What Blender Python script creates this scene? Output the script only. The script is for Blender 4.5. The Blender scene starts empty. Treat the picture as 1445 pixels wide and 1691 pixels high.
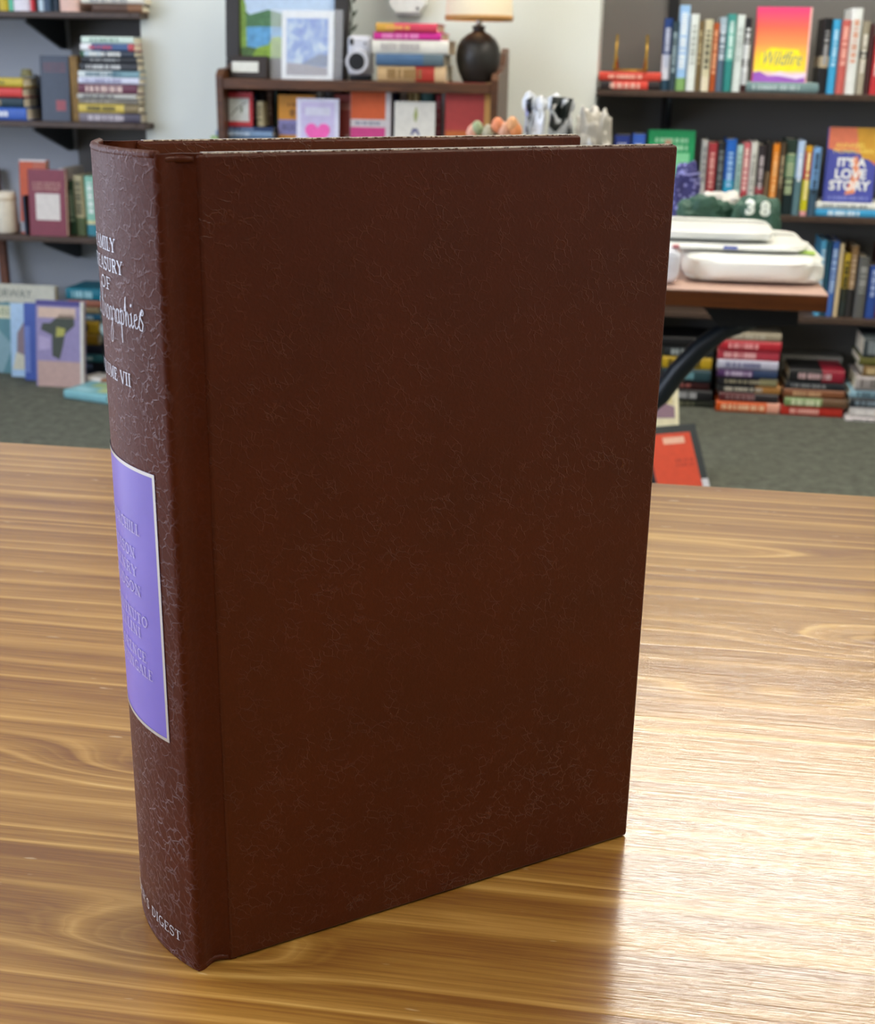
import bpy, bmesh, math, random
from mathutils import Vector, Matrix, noise
from mathutils.bvhtree import BVHTree
random.seed(7)
R = math.radians
SC = bpy.context.scene
COL = SC.collection

# ------------------------------------------------------------------ camera
FPX, PITCH, ROLL, YAW = 2143.0, R(19.25), R(1.01), R(8.5)
TABLE_Z = 0.75
CAM = Vector((0, 0, TABLE_Z + .2304))
_fw = Vector((-math.sin(YAW)*math.cos(PITCH), math.cos(YAW)*math.cos(PITCH), -math.sin(PITCH)))
_x0 = Vector((math.cos(YAW), math.sin(YAW), 0)); _u0 = _x0.cross(_fw)
_rt = math.cos(ROLL)*_x0 + math.sin(ROLL)*_u0
_up = -math.sin(ROLL)*_x0 + math.cos(ROLL)*_u0
cd = bpy.data.cameras.new('camera'); cam = bpy.data.objects.new('camera', cd); COL.objects.link(cam)
cd.sensor_fit = 'HORIZONTAL'; cd.sensor_width = 36; cd.lens = FPX/1445*36
cd.clip_start = .02; cd.clip_end = 100
M = Matrix.Identity(4)
for i in range(3):
    M[i][0] = _rt[i]; M[i][1] = _up[i]; M[i][2] = -_fw[i]; M[i][3] = CAM[i]
cam.matrix_world = M
cd.dof.use_dof = True; cd.dof.focus_distance = .36; cd.dof.aperture_fstop = 53.39/1.35
SC.camera = cam
# ------------------------------------------------------------------ world, exposure
SC.view_settings.view_transform = 'Standard'; SC.view_settings.look = 'None'
SC.view_settings.gamma = 1; SC.view_settings.use_curve_mapping = False
SC.view_settings.exposure = 0.0
wd = bpy.data.worlds.new('world'); SC.world = wd; wd.use_nodes = True
wd.node_tree.nodes['Background'].inputs[0].default_value = (.72, .80, 1, 1)
wd.node_tree.nodes['Background'].inputs[1].default_value = 5.5
PANEL_STRENGTH = 10.0

def ray(px, py): return _fw + (px-722.5)/FPX*_rt - (py-845.5)/FPX*_up
def ony(px, py, Y): d = ray(px, py); return CAM + d*(Y/d.y)
def onz(px, py, Z): d = ray(px, py); return CAM + d*((Z-CAM.z)/d.z)

# ------------------------------------------------------------------ material helpers
def lin(h):
    h = h.lstrip('#')
    c = [int(h[i:i+2], 16)/255 for i in (0, 2, 4)]
    return tuple(v/12.92 if v <= .04045 else ((v+.055)/1.055)**2.4 for v in c) + (1,)
_mc = {}
def mat(h, rough=.55, metal=0., spec=.4, vary=.06, emit=0):
    key = (h, rough, metal, spec, vary, emit)
    if key in _mc: return _mc[key]
    m = bpy.data.materials.new('paint_'+h); m.use_nodes = True; nt = m.node_tree
    b = nt.nodes['Principled BSDF']; c = lin(h)
    if vary:
        nz = nt.nodes.new('ShaderNodeTexNoise'); nz.inputs['Scale'].default_value = 60; nz.inputs['Detail'].default_value = 3
        tc = nt.nodes.new('ShaderNodeTexCoord'); nt.links.new(tc.outputs['Object'], nz.inputs['Vector'])
        cr = nt.nodes.new('ShaderNodeValToRGB')
        cr.color_ramp.elements[0].position = .3; cr.color_ramp.elements[1].position = .7
        cr.color_ramp.elements[0].color = tuple(v*(1-vary) for v in c[:3])+(1,)
        cr.color_ramp.elements[1].color = tuple(min(1, v*(1+vary)) for v in c[:3])+(1,)
        nt.links.new(nz.outputs[0], cr.inputs[0]); nt.links.new(cr.outputs[0], b.inputs['Base Color'])
    else: b.inputs['Base Color'].default_value = c
    b.inputs['Roughness'].default_value = rough; b.inputs['Metallic'].default_value = metal
    b.inputs['Specular IOR Level'].default_value = spec
    if emit:
        b.inputs['Emission Color'].default_value = c; b.inputs['Emission Strength'].default_value = emit
    _mc[key] = m; return m
class NT:
    def __init__(s, name):
        s.m = bpy.data.materials.new(name); s.m.use_nodes = True; s.t = s.m.node_tree
        s.b = s.t.nodes['Principled BSDF']
    def new(s, ty, **kw):
        n = s.t.nodes.new(ty)
        for k, v in kw.items(): setattr(n, k, v)
        return n
    def link(s, a, b): s.t.links.new(a, b)
    def put(s, sock, v):
        if hasattr(v, 'is_output'): s.link(v, sock)
        else: sock.default_value = v
    def m2(s, op, a, b=0., c=0., clamp=False):
        n = s.new('ShaderNodeMath', operation=op); n.use_clamp = clamp
        s.put(n.inputs[0], a); s.put(n.inputs[1], b); s.put(n.inputs[2], c); return n.outputs[0]
    def xyz(s, x, y, z):
        n = s.new('ShaderNodeCombineXYZ'); s.put(n.inputs[0], x); s.put(n.inputs[1], y); s.put(n.inputs[2], z); return n.outputs[0]
    def noise(s, v, scale, detail=3, rough=.5, dist=0):
        n = s.new('ShaderNodeTexNoise'); s.link(v, n.inputs['Vector'])
        n.inputs['Scale'].default_value = scale; n.inputs['Detail'].default_value = detail
        n.inputs['Roughness'].default_value = rough; n.inputs['Distortion'].default_value = dist; return n.outputs[0]
    def ramp(s, v, stops, interp='LINEAR'):
        n = s.new('ShaderNodeValToRGB'); s.link(v, n.inputs[0]); e = n.color_ramp.elements; n.color_ramp.interpolation = interp
        while len(e) < len(stops): e.new(.5)
        for el, (p, c) in zip(e, stops):
            el.position = p; el.color = lin(c) if isinstance(c, str) else (c, c, c, 1)
        return n.outputs[0]
    def mix(s, f, a, b, mode='MIX'):
        n = s.new('ShaderNodeMix', data_type='RGBA', blend_type=mode)
        s.put(n.inputs[0], f); s.put(n.inputs[6], a if not isinstance(a, str) else lin(a)); s.put(n.inputs[7], b if not isinstance(b, str) else lin(b)); return n.outputs[2]
    def bump(s, h, strength, dist):
        n = s.new('ShaderNodeBump'); n.inputs['Strength'].default_value = strength; n.inputs['Distance'].default_value = dist
        s.link(h, n.inputs['Height']); s.link(n.outputs[0], s.b.inputs['Normal']); return n

# ------------------------------------------------------------------ mesh helpers
def link(o, parent=None):
    COL.objects.link(o)
    if parent: o.parent = parent
    return o
def meshobj(name, verts, faces, mats, parent=None, fm=None, smooth=False):
    me = bpy.data.meshes.new(name); me.from_pydata([tuple(v) for v in verts], [], faces)
    for m in (mats if isinstance(mats, (list, tuple)) else [mats]): me.materials.append(m)
    if fm:
        for p, i in zip(me.polygons, fm): p.material_index = i
    if smooth:
        for p in me.polygons: p.use_smooth = True
    me.update()
    return link(bpy.data.objects.new(name, me), parent)
def bmobj(name, bm, m, parent=None, smooth=False):
    me = bpy.data.meshes.new(name); bm.to_mesh(me); bm.free()
    me.materials.append(m)
    if smooth:
        for p in me.polygons: p.use_smooth = True
    return link(bpy.data.objects.new(name, me), parent)
def tag(o, label, cat, group=None):
    o['label'] = label; o['category'] = cat
    if group: o['group'] = group
    return o
def empty(name, loc, rot=(0, 0, 0)):
    o = bpy.data.objects.new(name, None); o.location = loc; o.rotation_euler = rot; o.empty_display_size = .05
    return link(o)
def struct(o): o['kind'] = 'structure'; return o
def bm_box(bm, lo, hi, bevel=0, seg=2):
    x0, y0, z0 = lo; x1, y1, z1 = hi
    v = [bm.verts.new(p) for p in ((x0,y0,z0),(x1,y0,z0),(x1,y1,z0),(x0,y1,z0),(x0,y0,z1),(x1,y0,z1),(x1,y1,z1),(x0,y1,z1))]
    fs = [bm.faces.new([v[i] for i in f]) for f in ((0,3,2,1),(4,5,6,7),(0,1,5,4),(1,2,6,5),(2,3,7,6),(3,0,4,7))]
    if bevel:
        es = list({e for f in fs for e in f.edges})
        bmesh.ops.bevel(bm, geom=es, offset=bevel, segments=seg, profile=.5, affect='EDGES')
def box(name, lo, hi, m, parent=None, bevel=0, seg=2):
    bm = bmesh.new(); bm_box(bm, lo, hi, bevel, seg); return bmobj(name, bm, m, parent)
def prism(name, poly, axis, a, b, m, parent=None):
    """extrude 2D poly (p,q) along axis between a and b"""
    def P(p, q, t): return {'x': (t, p, q), 'y': (p, t, q), 'z': (p, q, t)}[axis]
    n = len(poly); vs = [P(p, q, a) for p, q in poly]+[P(p, q, b) for p, q in poly]
    fs = [list(range(n))[::-1], list(range(n, 2*n))]+[[i, (i+1) % n, n+(i+1) % n, n+i] for i in range(n)]
    o = meshobj(name, vs, fs, m, parent)
    bm = bmesh.new(); bm.from_mesh(o.data); bmesh.ops.recalc_face_normals(bm, faces=bm.faces); bm.to_mesh(o.data); bm.free(); return o
def lathe(name, prof, m, parent=None, seg=32, center=(0, 0)):
    vs = []; fs = []
    for r, z in prof:
        for k in range(seg):
            a = 2*math.pi*k/seg; vs.append((center[0]+r*math.cos(a), center[1]+r*math.sin(a), z))
    for i in range(len(prof)-1):
        for k in range(seg):
            a = i*seg+k; b = i*seg+(k+1) % seg; fs.append((a, b, b+seg, a+seg))
    return meshobj(name, vs, fs, m, parent, smooth=True)
def tube(name, pts, rad, m, parent=None, seg=10, caps=True):
    pts = [Vector(p) for p in pts]; rads = rad if isinstance(rad, (list, tuple)) else [rad]*len(pts)
    vs = []; fs = []
    for i, p in enumerate(pts):
        d = (pts[min(i+1, len(pts)-1)]-pts[max(i-1, 0)]).normalized()
        a = d.cross(Vector((0, 0, 1)));
        if a.length < .05: a = d.cross(Vector((1, 0, 0)))
        a.normalize(); b = d.cross(a)
        for k in range(seg):
            t = 2*math.pi*k/seg; vs.append(p+rads[i]*(math.cos(t)*a+math.sin(t)*b))
    for i in range(len(pts)-1):
        for k in range(seg):
            q = i*seg+k; r = i*seg+(k+1) % seg; fs.append((q, r, r+seg, q+seg))
    if caps: fs += [list(range(seg))[::-1], [len(vs)-seg+k for k in range(seg)]]
    return meshobj(name, vs, fs, m, parent, smooth=True)
def text2d(s, size, align='CENTER', shear=0, sx=1.0, bold=0):
    cu = bpy.data.curves.new('t', 'FONT'); cu.body = s; cu.size = size; cu.align_x = align; cu.align_y = 'CENTER'
    cu.shear = shear; cu.offset = bold; cu.resolution_u = 3
    ob = bpy.data.objects.new('t', cu); COL.objects.link(ob)
    dg = bpy.context.evaluated_depsgraph_get(); me = bpy.data.meshes.new_from_object(ob.evaluated_get(dg))
    vs = [(v.co.x*sx, v.co.y) for v in me.vertices]; fs = [tuple(p.vertices) for p in me.polygons]
    bpy.data.objects.remove(ob); bpy.data.curves.remove(cu); bpy.data.meshes.remove(me)
    return vs, fs

# ------------------------------------------------------------------ room shell
def wall_mat(name, h, bumpy=.15, vary=.04):
    n = NT(name); g = n.new('ShaderNodeNewGeometry').outputs['Position']
    c = lin(h); a = n.noise(g, 3, 4)
    n.link(n.mix(a, tuple(v*(1-vary) for v in c[:3])+(1,), tuple(min(1, v*(1+vary)) for v in c[:3])+(1,)), n.b.inputs['Base Color'])
    n.b.inputs['Roughness'].default_value = .7
    n.bump(n.noise(g, 220, 3), bumpy, .002); return n.m
WHITE = wall_mat('wall_white_paint', 'e6ebe4')
GREYL = wall_mat('wall_blue_grey_paint', 'bcc2ca')
GREYR = wall_mat('wall_dark_grey_paint', '6a6864')
CEILM = wall_mat('ceiling_paint', 'e4e4e0')
n = NT('carpet_grey_green'); g = n.new('ShaderNodeNewGeometry').outputs['Position']
f1 = n.noise(g, 210, 4, .75); f2 = n.ramp(n.noise(g, 34, 5, .65), [(.3, 0.), (.7, 1.)])
n.link(n.mix(n.m2('MULTIPLY', f2, 1), n.mix(f1, '34372f', '696c61'), n.mix(f1, '52564c', '8a8c80')), n.b.inputs['Base Color'])
n.b.inputs['Roughness'].default_value = .95; n.b.inputs['Specular IOR Level'].default_value = .1
n.bump(f1, .8, .004); CARPET = n.m
XL, XR, YB, YF, ZC = -3.3, 3.6, 4.10, -3.6, 2.70
BX0, BX1, BY = -1.482, -.147, 3.87      # chimney-breast like white wall section
struct(box('floor', (XL-.1, YF, -.05), (XR+.1, YB+.1, 0), CARPET))
struct(box('ceiling', (XL-.1, YF, ZC), (XR+.1, YB+.1, ZC+.08), CEILM))
struct(box('wall_back_left', (XL-.1, YB, 0), (BX0, YB+.1, ZC), GREYL))
struct(box('wall_back_right', (BX1, YB, 0), (XR+.1, YB+.1, ZC), GREYR))
struct(box('wall_back_middle', (BX0, BY, 0), (BX1, YB+.1, ZC), WHITE))
struct(box('wall_right', (XR, YF, 0), (XR+.1, YB, ZC), WHITE))
# left wall with a long shop window
WY0, WY1, WZ0, WZ1 = -2.2, 2.7, .45, 2.35
wl = empty('wall_left', (XL, 0, 0)); wl['kind'] = 'structure'
box('wall_panel', (-.1, YF, 0), (0, WY0, ZC), WHITE, wl); box('wall_panel', (-.1, WY1, 0), (0, YB, ZC), WHITE, wl)
box('wall_panel', (-.1, WY0, 0), (0, WY1, WZ0), WHITE, wl); box('wall_panel', (-.1, WY0, WZ1), (0, WY1, ZC), WHITE, wl)
wn = empty('window_1', (XL-.05, 0, 0)); wn['kind'] = 'structure'
fr = mat('d8d8d4', .4)
for i in range(4):
    y = WY0+(WY1-WY0)*i/3; box('window_frame', (-.03, y-.03, WZ0), (.03, y+.03, WZ1), fr, wn)
box('window_sill', (-.05, WY0, WZ0), (.1, WY1, WZ0+.03), fr, wn)
# wall behind the camera
struct(box('wall_front', (XL-.1, YF-.1, 0), (XR+.1, YF, ZC), mat('a59c90', .7)))
def portal(loc, rot, sx, sy):
    l = bpy.data.lights.new('daylight_portal', 'AREA'); l.shape = 'RECTANGLE'; l.size = sx; l.size_y = sy; l.cycles.is_portal = True
    o = bpy.data.objects.new('daylight_portal', l); o.location = loc; o.rotation_euler = rot; COL.objects.link(o)
portal((XL-.09, (WY0+WY1)/2, (WZ0+WZ1)/2), (0, R(-90), 0), WZ1-WZ0, WY1-WY0)
# ceiling light panels (the first one gives the glare on the table)
LM = mat('fff4e2', .5, vary=0, emit=PANEL_STRENGTH)
def panel(cx, cy, sx, sy, lab, LM=LM):
    r = empty('ceiling_light', (cx, cy, ZC)); fm = mat('e8e8e8', .4)
    for lo, hi in (((-sx/2-.02, -sy/2-.02, -.03), (sx/2+.02, -sy/2, 0)), ((-sx/2-.02, sy/2, -.03), (sx/2+.02, sy/2+.02, 0)),
                   ((-sx/2-.02, -sy/2, -.03), (-sx/2, sy/2, 0)), ((sx/2, -sy/2, -.03), (sx/2+.02, sy/2, 0))): box('frame', lo, hi, fm, r)
    box('diffuser', (-sx/2, -sy/2, -.02), (sx/2, sy/2, -.005), LM, r)
    tag(r, lab, 'ceiling light', 'ceiling light panels')
panel(.34, 3.12, 1.05, .55, 'wide ceiling light panel above the dark shelves, mirrored on the tabletop', mat('fff6e8', .5, vary=0, emit=25.0))
panel(-1.6, .9, .62, 1.2, 'ceiling light panel left of the table')
panel(1.3, .6, .62, 1.2, 'ceiling light panel right of the table')
panel(-.2, -1.6, .62, 1.2, 'ceiling light panel behind the viewer')
panel(1.9, 2.2, .62, 1.2, 'added unseen ceiling light at right, in front of the dark shelves')  # extra unseen ceiling panel, added to brighten the dim right side

# ------------------------------------------------------------------ shelving
SHM = mat('47372c', .45, vary=.2); BRK = mat('3a3f44', .5); BLK = mat('17181a', .45)
def bracket(name, X, y0, y1, z, h, parent):
    prism(name, [(y0, z), (y1, z), (y1, z-h), (y1-.03, z-h), (y0, z-.012)], 'x', X-.004, X+.004, BRK, parent)
def wall_shelf(label, x0, x1, y0, z, brx, t=.017):
    r = empty('wall_shelf', ((x0+x1)/2, y0, z)); o = r.location
    box('board', (x0-o.x, 0, -t), (x1-o.x, YB-y0, 0), SHM, r, .002)
    if x0 == XL: box('board_end', (BX0-.002-o.x, 0, -t), (-1.455-o.x, BY-.004-y0, 0), SHM, r, .002)
    for X in brx: bracket('bracket', X-o.x, .03, YB-y0, -t, .085, r)
    tag(r, label, 'shelf', 'wall shelves'); return r
LY, RY = 3.80, 3.85
LZ = (1.091, .785, .446); RZ = (.907, .578, .292)
for z, s in zip(LZ, ('top', 'middle', 'lowest')):
    wall_shelf(f'dark {s} wall shelf left of the white wall', XL, BX0-.002, LY, z, (-1.82, -2.6))
for z, s in zip(RZ, ('top', 'middle', 'lowest')):
    wall_shelf(f'dark {s} wall shelf right of the white wall', BX1+.002, 2.4, RY, z, (.06, .95, 1.9))
for X, lab in ((.055, 'black slotted wall upright beside the brass easel'), (.95, 'black slotted wall upright far along right shelves')):
    tag(box('shelf_upright', (X-.015, YB-.02, .1), (X+.015, YB, 2.3), BLK), lab, 'shelf upright', 'shelf uprights')
struct(box('dark_wall_strip', (-1.80, YB-.006, .45), (BX0, YB, 2.0), GREYR))  # dark panel over the left alcove wall beside the white section

# ------------------------------------------------------------------ generic books
PAGE = 'e9dfc6'
def bands_of(s):
    out = []
    for p in s.split(','):
        c, _, f = p.partition('*'); out.append((c, float(f or 1)))
    t = sum(f for _, f in out); return [(c, f/t) for c, f in out]
def make_book(label, t, h, d, bands, mw, ink=None, rough=.45, pages=PAGE, name='book', group=None, board=.0022, letter=True, faces=None):
    """local: x thickness, y depth (spine at y=0), z height; x=t is the front cover"""
    r = bpy.data.objects.new(name, None); r.empty_display_size = .03; link(r); r.matrix_world = mw
    bl = bands_of(bands); b = min(board, t*.22); bul = min(.003, t*.12)
    prof = [(0, d), (0, .002), (t*.15, -bul*.6), (t*.5, -bul), (t*.85, -bul*.6), (t, .002), (t, d),
            (t-b, d), (t-b, b+.002), (b, b+.002), (b, d)]
    k = len(prof); zs = [h]
    for c, f in bl: zs.append(zs[-1]-f*h)
    zs[-1] = 0; vs = []; fs = []; fm = []
    for z in zs: vs += [(x, y, z) for x, y in prof]
    for i in range(len(zs)-1):
        for j in range(k):
            q = i*k+j; p = i*k+(j+1) % k; fs.append((q, q+k, p+k, p)); fm.append(i)
    fs.append(list(range(k))); fm.append(0); e = (len(zs)-1)*k; fs.append([e+j for j in range(k)][::-1]); fm.append(len(bl)-1)
    meshobj('cover', vs, fs, [mat(c, rough) for c, _ in bl], r, fm)
    box('page_block', (b, b+.002, .003), (t-b, d-.003, h-.003), mat(pages, .8, vary=.12), r)
    if ink and letter and t > .009:
        rv = random.Random(label); vv = []; ff = []; z = h*rv.uniform(.82, .92); end = h*rv.uniform(.25, .45)
        wd = t*rv.uniform(.2, .34)
        while z > end:
            L = rv.uniform(.003, .009)
            q = len(vv); y = -bul-.0005
            vv += [(t/2-wd, y, z-L), (t/2+wd, y, z-L), (t/2+wd, y, z), (t/2-wd, y, z)]; ff.append((q, q+1, q+2, q+3))
            z -= L+rv.choice((.0015, .0015, .006))
        meshobj('spine_lettering', vv, ff, mat(ink, .5), r)
    tag(r, label, 'book', group); return r
def T3(x, y, z): return Matrix.Translation((x, y, z))
RX = lambda a: Matrix.Rotation(a, 4, 'X'); RZm = lambda a: Matrix.Rotation(a, 4, 'Z'); RYm = lambda a: Matrix.Rotation(a, 4, 'Y')
FLAT = RYm(R(-90)); FACE = RZm(R(-90))
def upright_row(entries, Y, z, d, suffix, group):
    prev = -99
    for xl, xr, yt, bands, ink, lab in entries:
        xm = (xl+xr)/2; top = ony(xm, yt, Y).z; h = top-z
        # pixel row halfway up the spine
        lo, hi = yt, yt+400
        for _ in range(30):
            m = (lo+hi)/2
            if ony(xm, m, Y).z > z+h/2: lo = m
            else: hi = m
        X0 = max(ony(xl, lo, Y).x, prev+.0006); X1 = max(ony(xr, lo, Y).x, X0+.008); prev = X1
        rv = random.Random(lab)
        make_book(f'{lab} {suffix}', X1-X0, h, min(d, h*.72), bands, T3(X0, Y+rv.uniform(.004, .02), z+.0004), ink, group=group)
def flat_stack(entries, Y, z, d, suffix, group, pages=PAGE, maxd=None):
    """entries from the bottom up: (xl, xr, ytop, bands, ink, label)"""
    prevz = z+.0004
    for xl, xr, yt, bands, ink, lab in entries:
        top = ony((xl+xr)/2, yt, Y).z; t = max(.007, top-prevz-.0006)
        ym = yt+4; X0 = ony(xl, ym, Y).x; X1 = ony(xr, ym, Y).x
        rv = random.Random(lab); mw = T3(X1, Y+rv.uniform(.003, .014), prevz) @ FLAT
        make_book(f'{lab} {suffix}', t, X1-X0, d, bands, mw, ink, group=group, pages=pages)
        prevz += t+.0006
    return prevz
def face_book(label, xl, xr, yt, Y, z, bands, t=.02, tilt=6, pages=PAGE, name='book', group=None, yaw=0, ink=None, ybot=None):
    """front cover towards the room, leaning back"""
    top = ony((xl+xr)/2, yt, Y+.02); h = (top.z-z)/math.cos(R(tilt)); X0 = ony(xl, yt+60, Y).x; X1 = ony(xr, yt+60, Y).x
    mw = T3(X0, Y, z+.0006) @ RZm(R(yaw)) @ RX(R(-tilt)) @ T3(0, t, 0) @ FACE
    r = make_book(label, t, h, X1-X0, bands, mw, ink, pages=pages, name=name, group=group, letter=False)
    r['_h'] = h; r['_w'] = X1-X0; r['_t'] = t
    return r
def face_poly(r, name, poly, m, lay=1):
    """poly in fractions (u right, v up) of the front cover"""
    h, w, t = r['_h'], r['_w'], r['_t']; x = t+.00025*lay
    return meshobj(name, [(x, u*w, v*h) for u, v in poly], [list(range(len(poly)))], m, r)
def face_rect(r, name, u0, v0, u1, v1, m, lay=1): return face_poly(r, name, [(u0, v0), (u1, v0), (u1, v1), (u0, v1)], m, lay)
def face_text(r, name, s, u, v, size, m, lay=2, shear=0, sx=1, bold=0):
    h, w, t = r['_h'], r['_w'], r['_t']; vs, fs = text2d(s, size*h, 'CENTER', shear, sx, bold); x = t+.00025*lay
    return meshobj(name, [(x, u*w+a, v*h+b) for a, b in vs], fs, m, r)
def face_grad(r, stops):
    """printed vertical colour blend on the front cover (part of its design)"""
    n = NT('printed_blend'); tc = n.new('ShaderNodeTexCoord').outputs['Object']
    sp = n.new('ShaderNodeSeparateXYZ'); n.link(tc, sp.inputs[0])
    n.link(n.ramp(n.m2('DIVIDE', sp.outputs[2], r['_h']), stops), n.b.inputs['Base Color']); n.b.inputs['Roughness'].default_value = .4
    return face_rect(r, 'printed_cover', .0, .0, 1, 1, n.m)
def scribble(r, name, u0, v0, u1, v1, rows, m, lay=2, seed=1):
    """rows of tiny unreadable print as short bars"""
    rv = random.Random(seed); h, w, t = r['_h'], r['_w'], r['_t']; x = t+.00025*lay; vs = []; fs = []
    for i in range(rows):
        vb = v1-(v1-v0)*(i+.85)/rows; vt = v1-(v1-v0)*(i+.2)/rows; u = u0
        while u < u1-.03:
            L = rv.uniform(.03, .08); q = len(vs); e = min(u+L, u1)
            vs += [(x, u*w, vb*h), (x, e*w, vb*h), (x, e*w, vt*h), (x, u*w, vt*h)]; fs.append((q, q+1, q+2, q+3)); u += L+rv.choice((.015, .04))
    return meshobj(name, vs, fs, m, r)

# ------------------------------------------------------------------ the table
KNOTS = [(-.150, .371, 2.0, .04, .012), (-.112, .285, 1.5, .03, .011), (.118, .524, 2.6, .045, .014), (.064, .468, 1.2, .03, .008),
         (.34, .40, 2.4, .05, .014), (-.42, .52, 2.6, .06, .015), (.03, .62, 1.3, .07, .012), (-.34, .24, 1.2, .06, .010)]
n = NT('stained_pine'); sp = n.new('ShaderNodeSeparateXYZ'); n.link(n.new('ShaderNodeNewGeometry').outputs['Position'], sp.inputs[0])
x, y, z = sp.outputs; rnd = n.new('ShaderNodeObjectInfo').outputs['Random']
xo = n.m2('ADD', x, n.m2('MULTIPLY', rnd, 7.3))
warp = n.noise(n.xyz(n.m2('MULTIPLY', xo, 1.5), n.m2('MULTIPLY', y, 16), z), 1, 4, .55)
slow = n.noise(n.xyz(n.m2('MULTIPLY', xo, .5), n.m2('MULTIPLY', y, 34), z), 1, 2, .4)
ph = n.m2('ADD', n.m2('MULTIPLY', y, 62), n.m2('ADD', n.m2('MULTIPLY', warp, 1.3), n.m2('MULTIPLY', slow, 4.2)))
knot = None
for kx, ky, A, sx, sy in KNOTS:
    dx = n.m2('DIVIDE', n.m2('SUBTRACT', x, kx), sx); dy = n.m2('DIVIDE', n.m2('SUBTRACT', y, ky), sy)
    d2 = n.m2('ADD', n.m2('MULTIPLY', dx, dx), n.m2('MULTIPLY', dy, dy))
    ph = n.m2('ADD', ph, n.m2('MULTIPLY', n.m2('EXPONENT', n.m2('MULTIPLY', d2, -1)), A))
    if A > 1.4:
        kk = n.m2('EXPONENT', n.m2('MULTIPLY', d2, -7)); knot = kk if knot is None else n.m2('MAXIMUM', knot, kk)
fr_ = n.m2('FRACT', ph)
ringid = n.noise(n.xyz(n.m2('FLOOR', ph), rnd, 0.), 3.7, 0)
ring1 = n.ramp(fr_, [(0, .75), (.08, 1.), (.17, .55), (.30, .34), (.60, .20), (.84, .02), (.93, .30), (1, .75)])
fine_ph = n.m2('FRACT', n.m2('ADD', n.m2('MULTIPLY', ph, 3.3), n.m2('MULTIPLY', warp, 5)))
ring2 = n.ramp(fine_ph, [(0, .2), (.18, .75), (.34, .45), (.8, .25), (1, .2)])
ring = n.m2('ADD', n.m2('MULTIPLY', ring1, .66), n.m2('MULTIPLY', ring2, .30))
fib = n.noise(n.xyz(n.m2('MULTIPLY', xo, 22), n.m2('MULTIPLY', y, 900), n.m2('MULTIPLY', z, 900)), 1, 4, .65)
blot = n.noise(n.xyz(n.m2('MULTIPLY', xo, 5), n.m2('MULTIPLY', y, 22), z), 1, 4, .6)
v = n.m2('ADD', n.m2('MULTIPLY', ring, n.m2('ADD', .35, n.m2('MULTIPLY', ringid, .9))), n.m2('MULTIPLY', n.m2('SUBTRACT', fib, .5), .7))
v = n.m2('ADD', v, n.m2('MULTIPLY', n.m2('SUBTRACT', blot, .5), .75), clamp=True)
c = n.ramp(v, [(0, '80521f'), (.22, '9b6f2f'), (.45, 'b38743'), (.72, 'c89f58'), (1, 'dcb97a')])
c = n.mix(n.m2('MULTIPLY', n.ramp(knot, [(.25, 0.), (.8, 1.)]), .75), c, '6e3a12')
fleck = n.noise(n.xyz(n.m2('MULTIPLY', xo, 60), n.m2('MULTIPLY', y, 240), z), 1, 2, .5)
c = n.mix(n.m2('MULTIPLY', n.ramp(fleck, [(.72, 0.), (.76, 1.)]), .35), c, 'ecd9b4')
n.link(c, n.b.inputs['Base Color'])
gl = n.noise(n.xyz(n.m2('MULTIPLY', xo, 40), n.m2('MULTIPLY', y, 300), z), 1, 3, .6)
n.b.inputs['Roughness'].default_value = .4; n.b.inputs['Specular IOR Level'].default_value = .3
n.b.inputs['Coat Weight'].default_value = 1.; n.b.inputs['Coat IOR'].default_value = 1.62
n.link(n.m2('ADD', .08, n.m2('MULTIPLY', gl, .12)), n.b.inputs['Coat Roughness'])
hb = n.m2('ADD', n.m2('MULTIPLY', fib, .6), n.m2('ADD', n.m2('MULTIPLY', ring, .25), n.m2('MULTIPLY', gl, .55)))
bn = n.bump(hb, .25, .0006); n.link(bn.outputs[0], n.b.inputs['Coat Normal']); PINE = n.m
tb = empty('wooden_table', (-.12, .33, 0)); TX0, TX1 = -1.05, .85
edges = [.728, .595, .462, .329, .196, .063, -.07]
for a, b in zip(edges[1:], edges[:-1]):
    box('plank', (TX0+.12, a-.33+.00004, TABLE_Z-.035), (TX1+.12, b-.33-.00004, TABLE_Z), PINE, tb)
for X in (TX0+.06, TX1-.06):
    for Y in (-.02, .67): box('leg', (X+.12-.035, Y-.33-.035, 0), (X+.12+.035, Y-.33+.035, TABLE_Z-.036), PINE, tb, .004)
for Y in (-.02, .67): box('apron', (TX0+.06+.12+.036, Y-.33-.012, TABLE_Z-.13), (TX1-.06+.12-.036, Y-.33+.012, TABLE_Z-.0365), PINE, tb, .002)
tag(tb, 'long stained pine table with glossy planked top under the brown book', 'table')

# ------------------------------------------------------------------ the brown book
BA = R(37.3); BH, BW, BT = .21, .1326, .048
bp = onz(374, 1590, TABLE_Z)
root = empty('leather_book', (bp.x, bp.y, TABLE_Z+.0002), (0, 0, BA))
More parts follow.
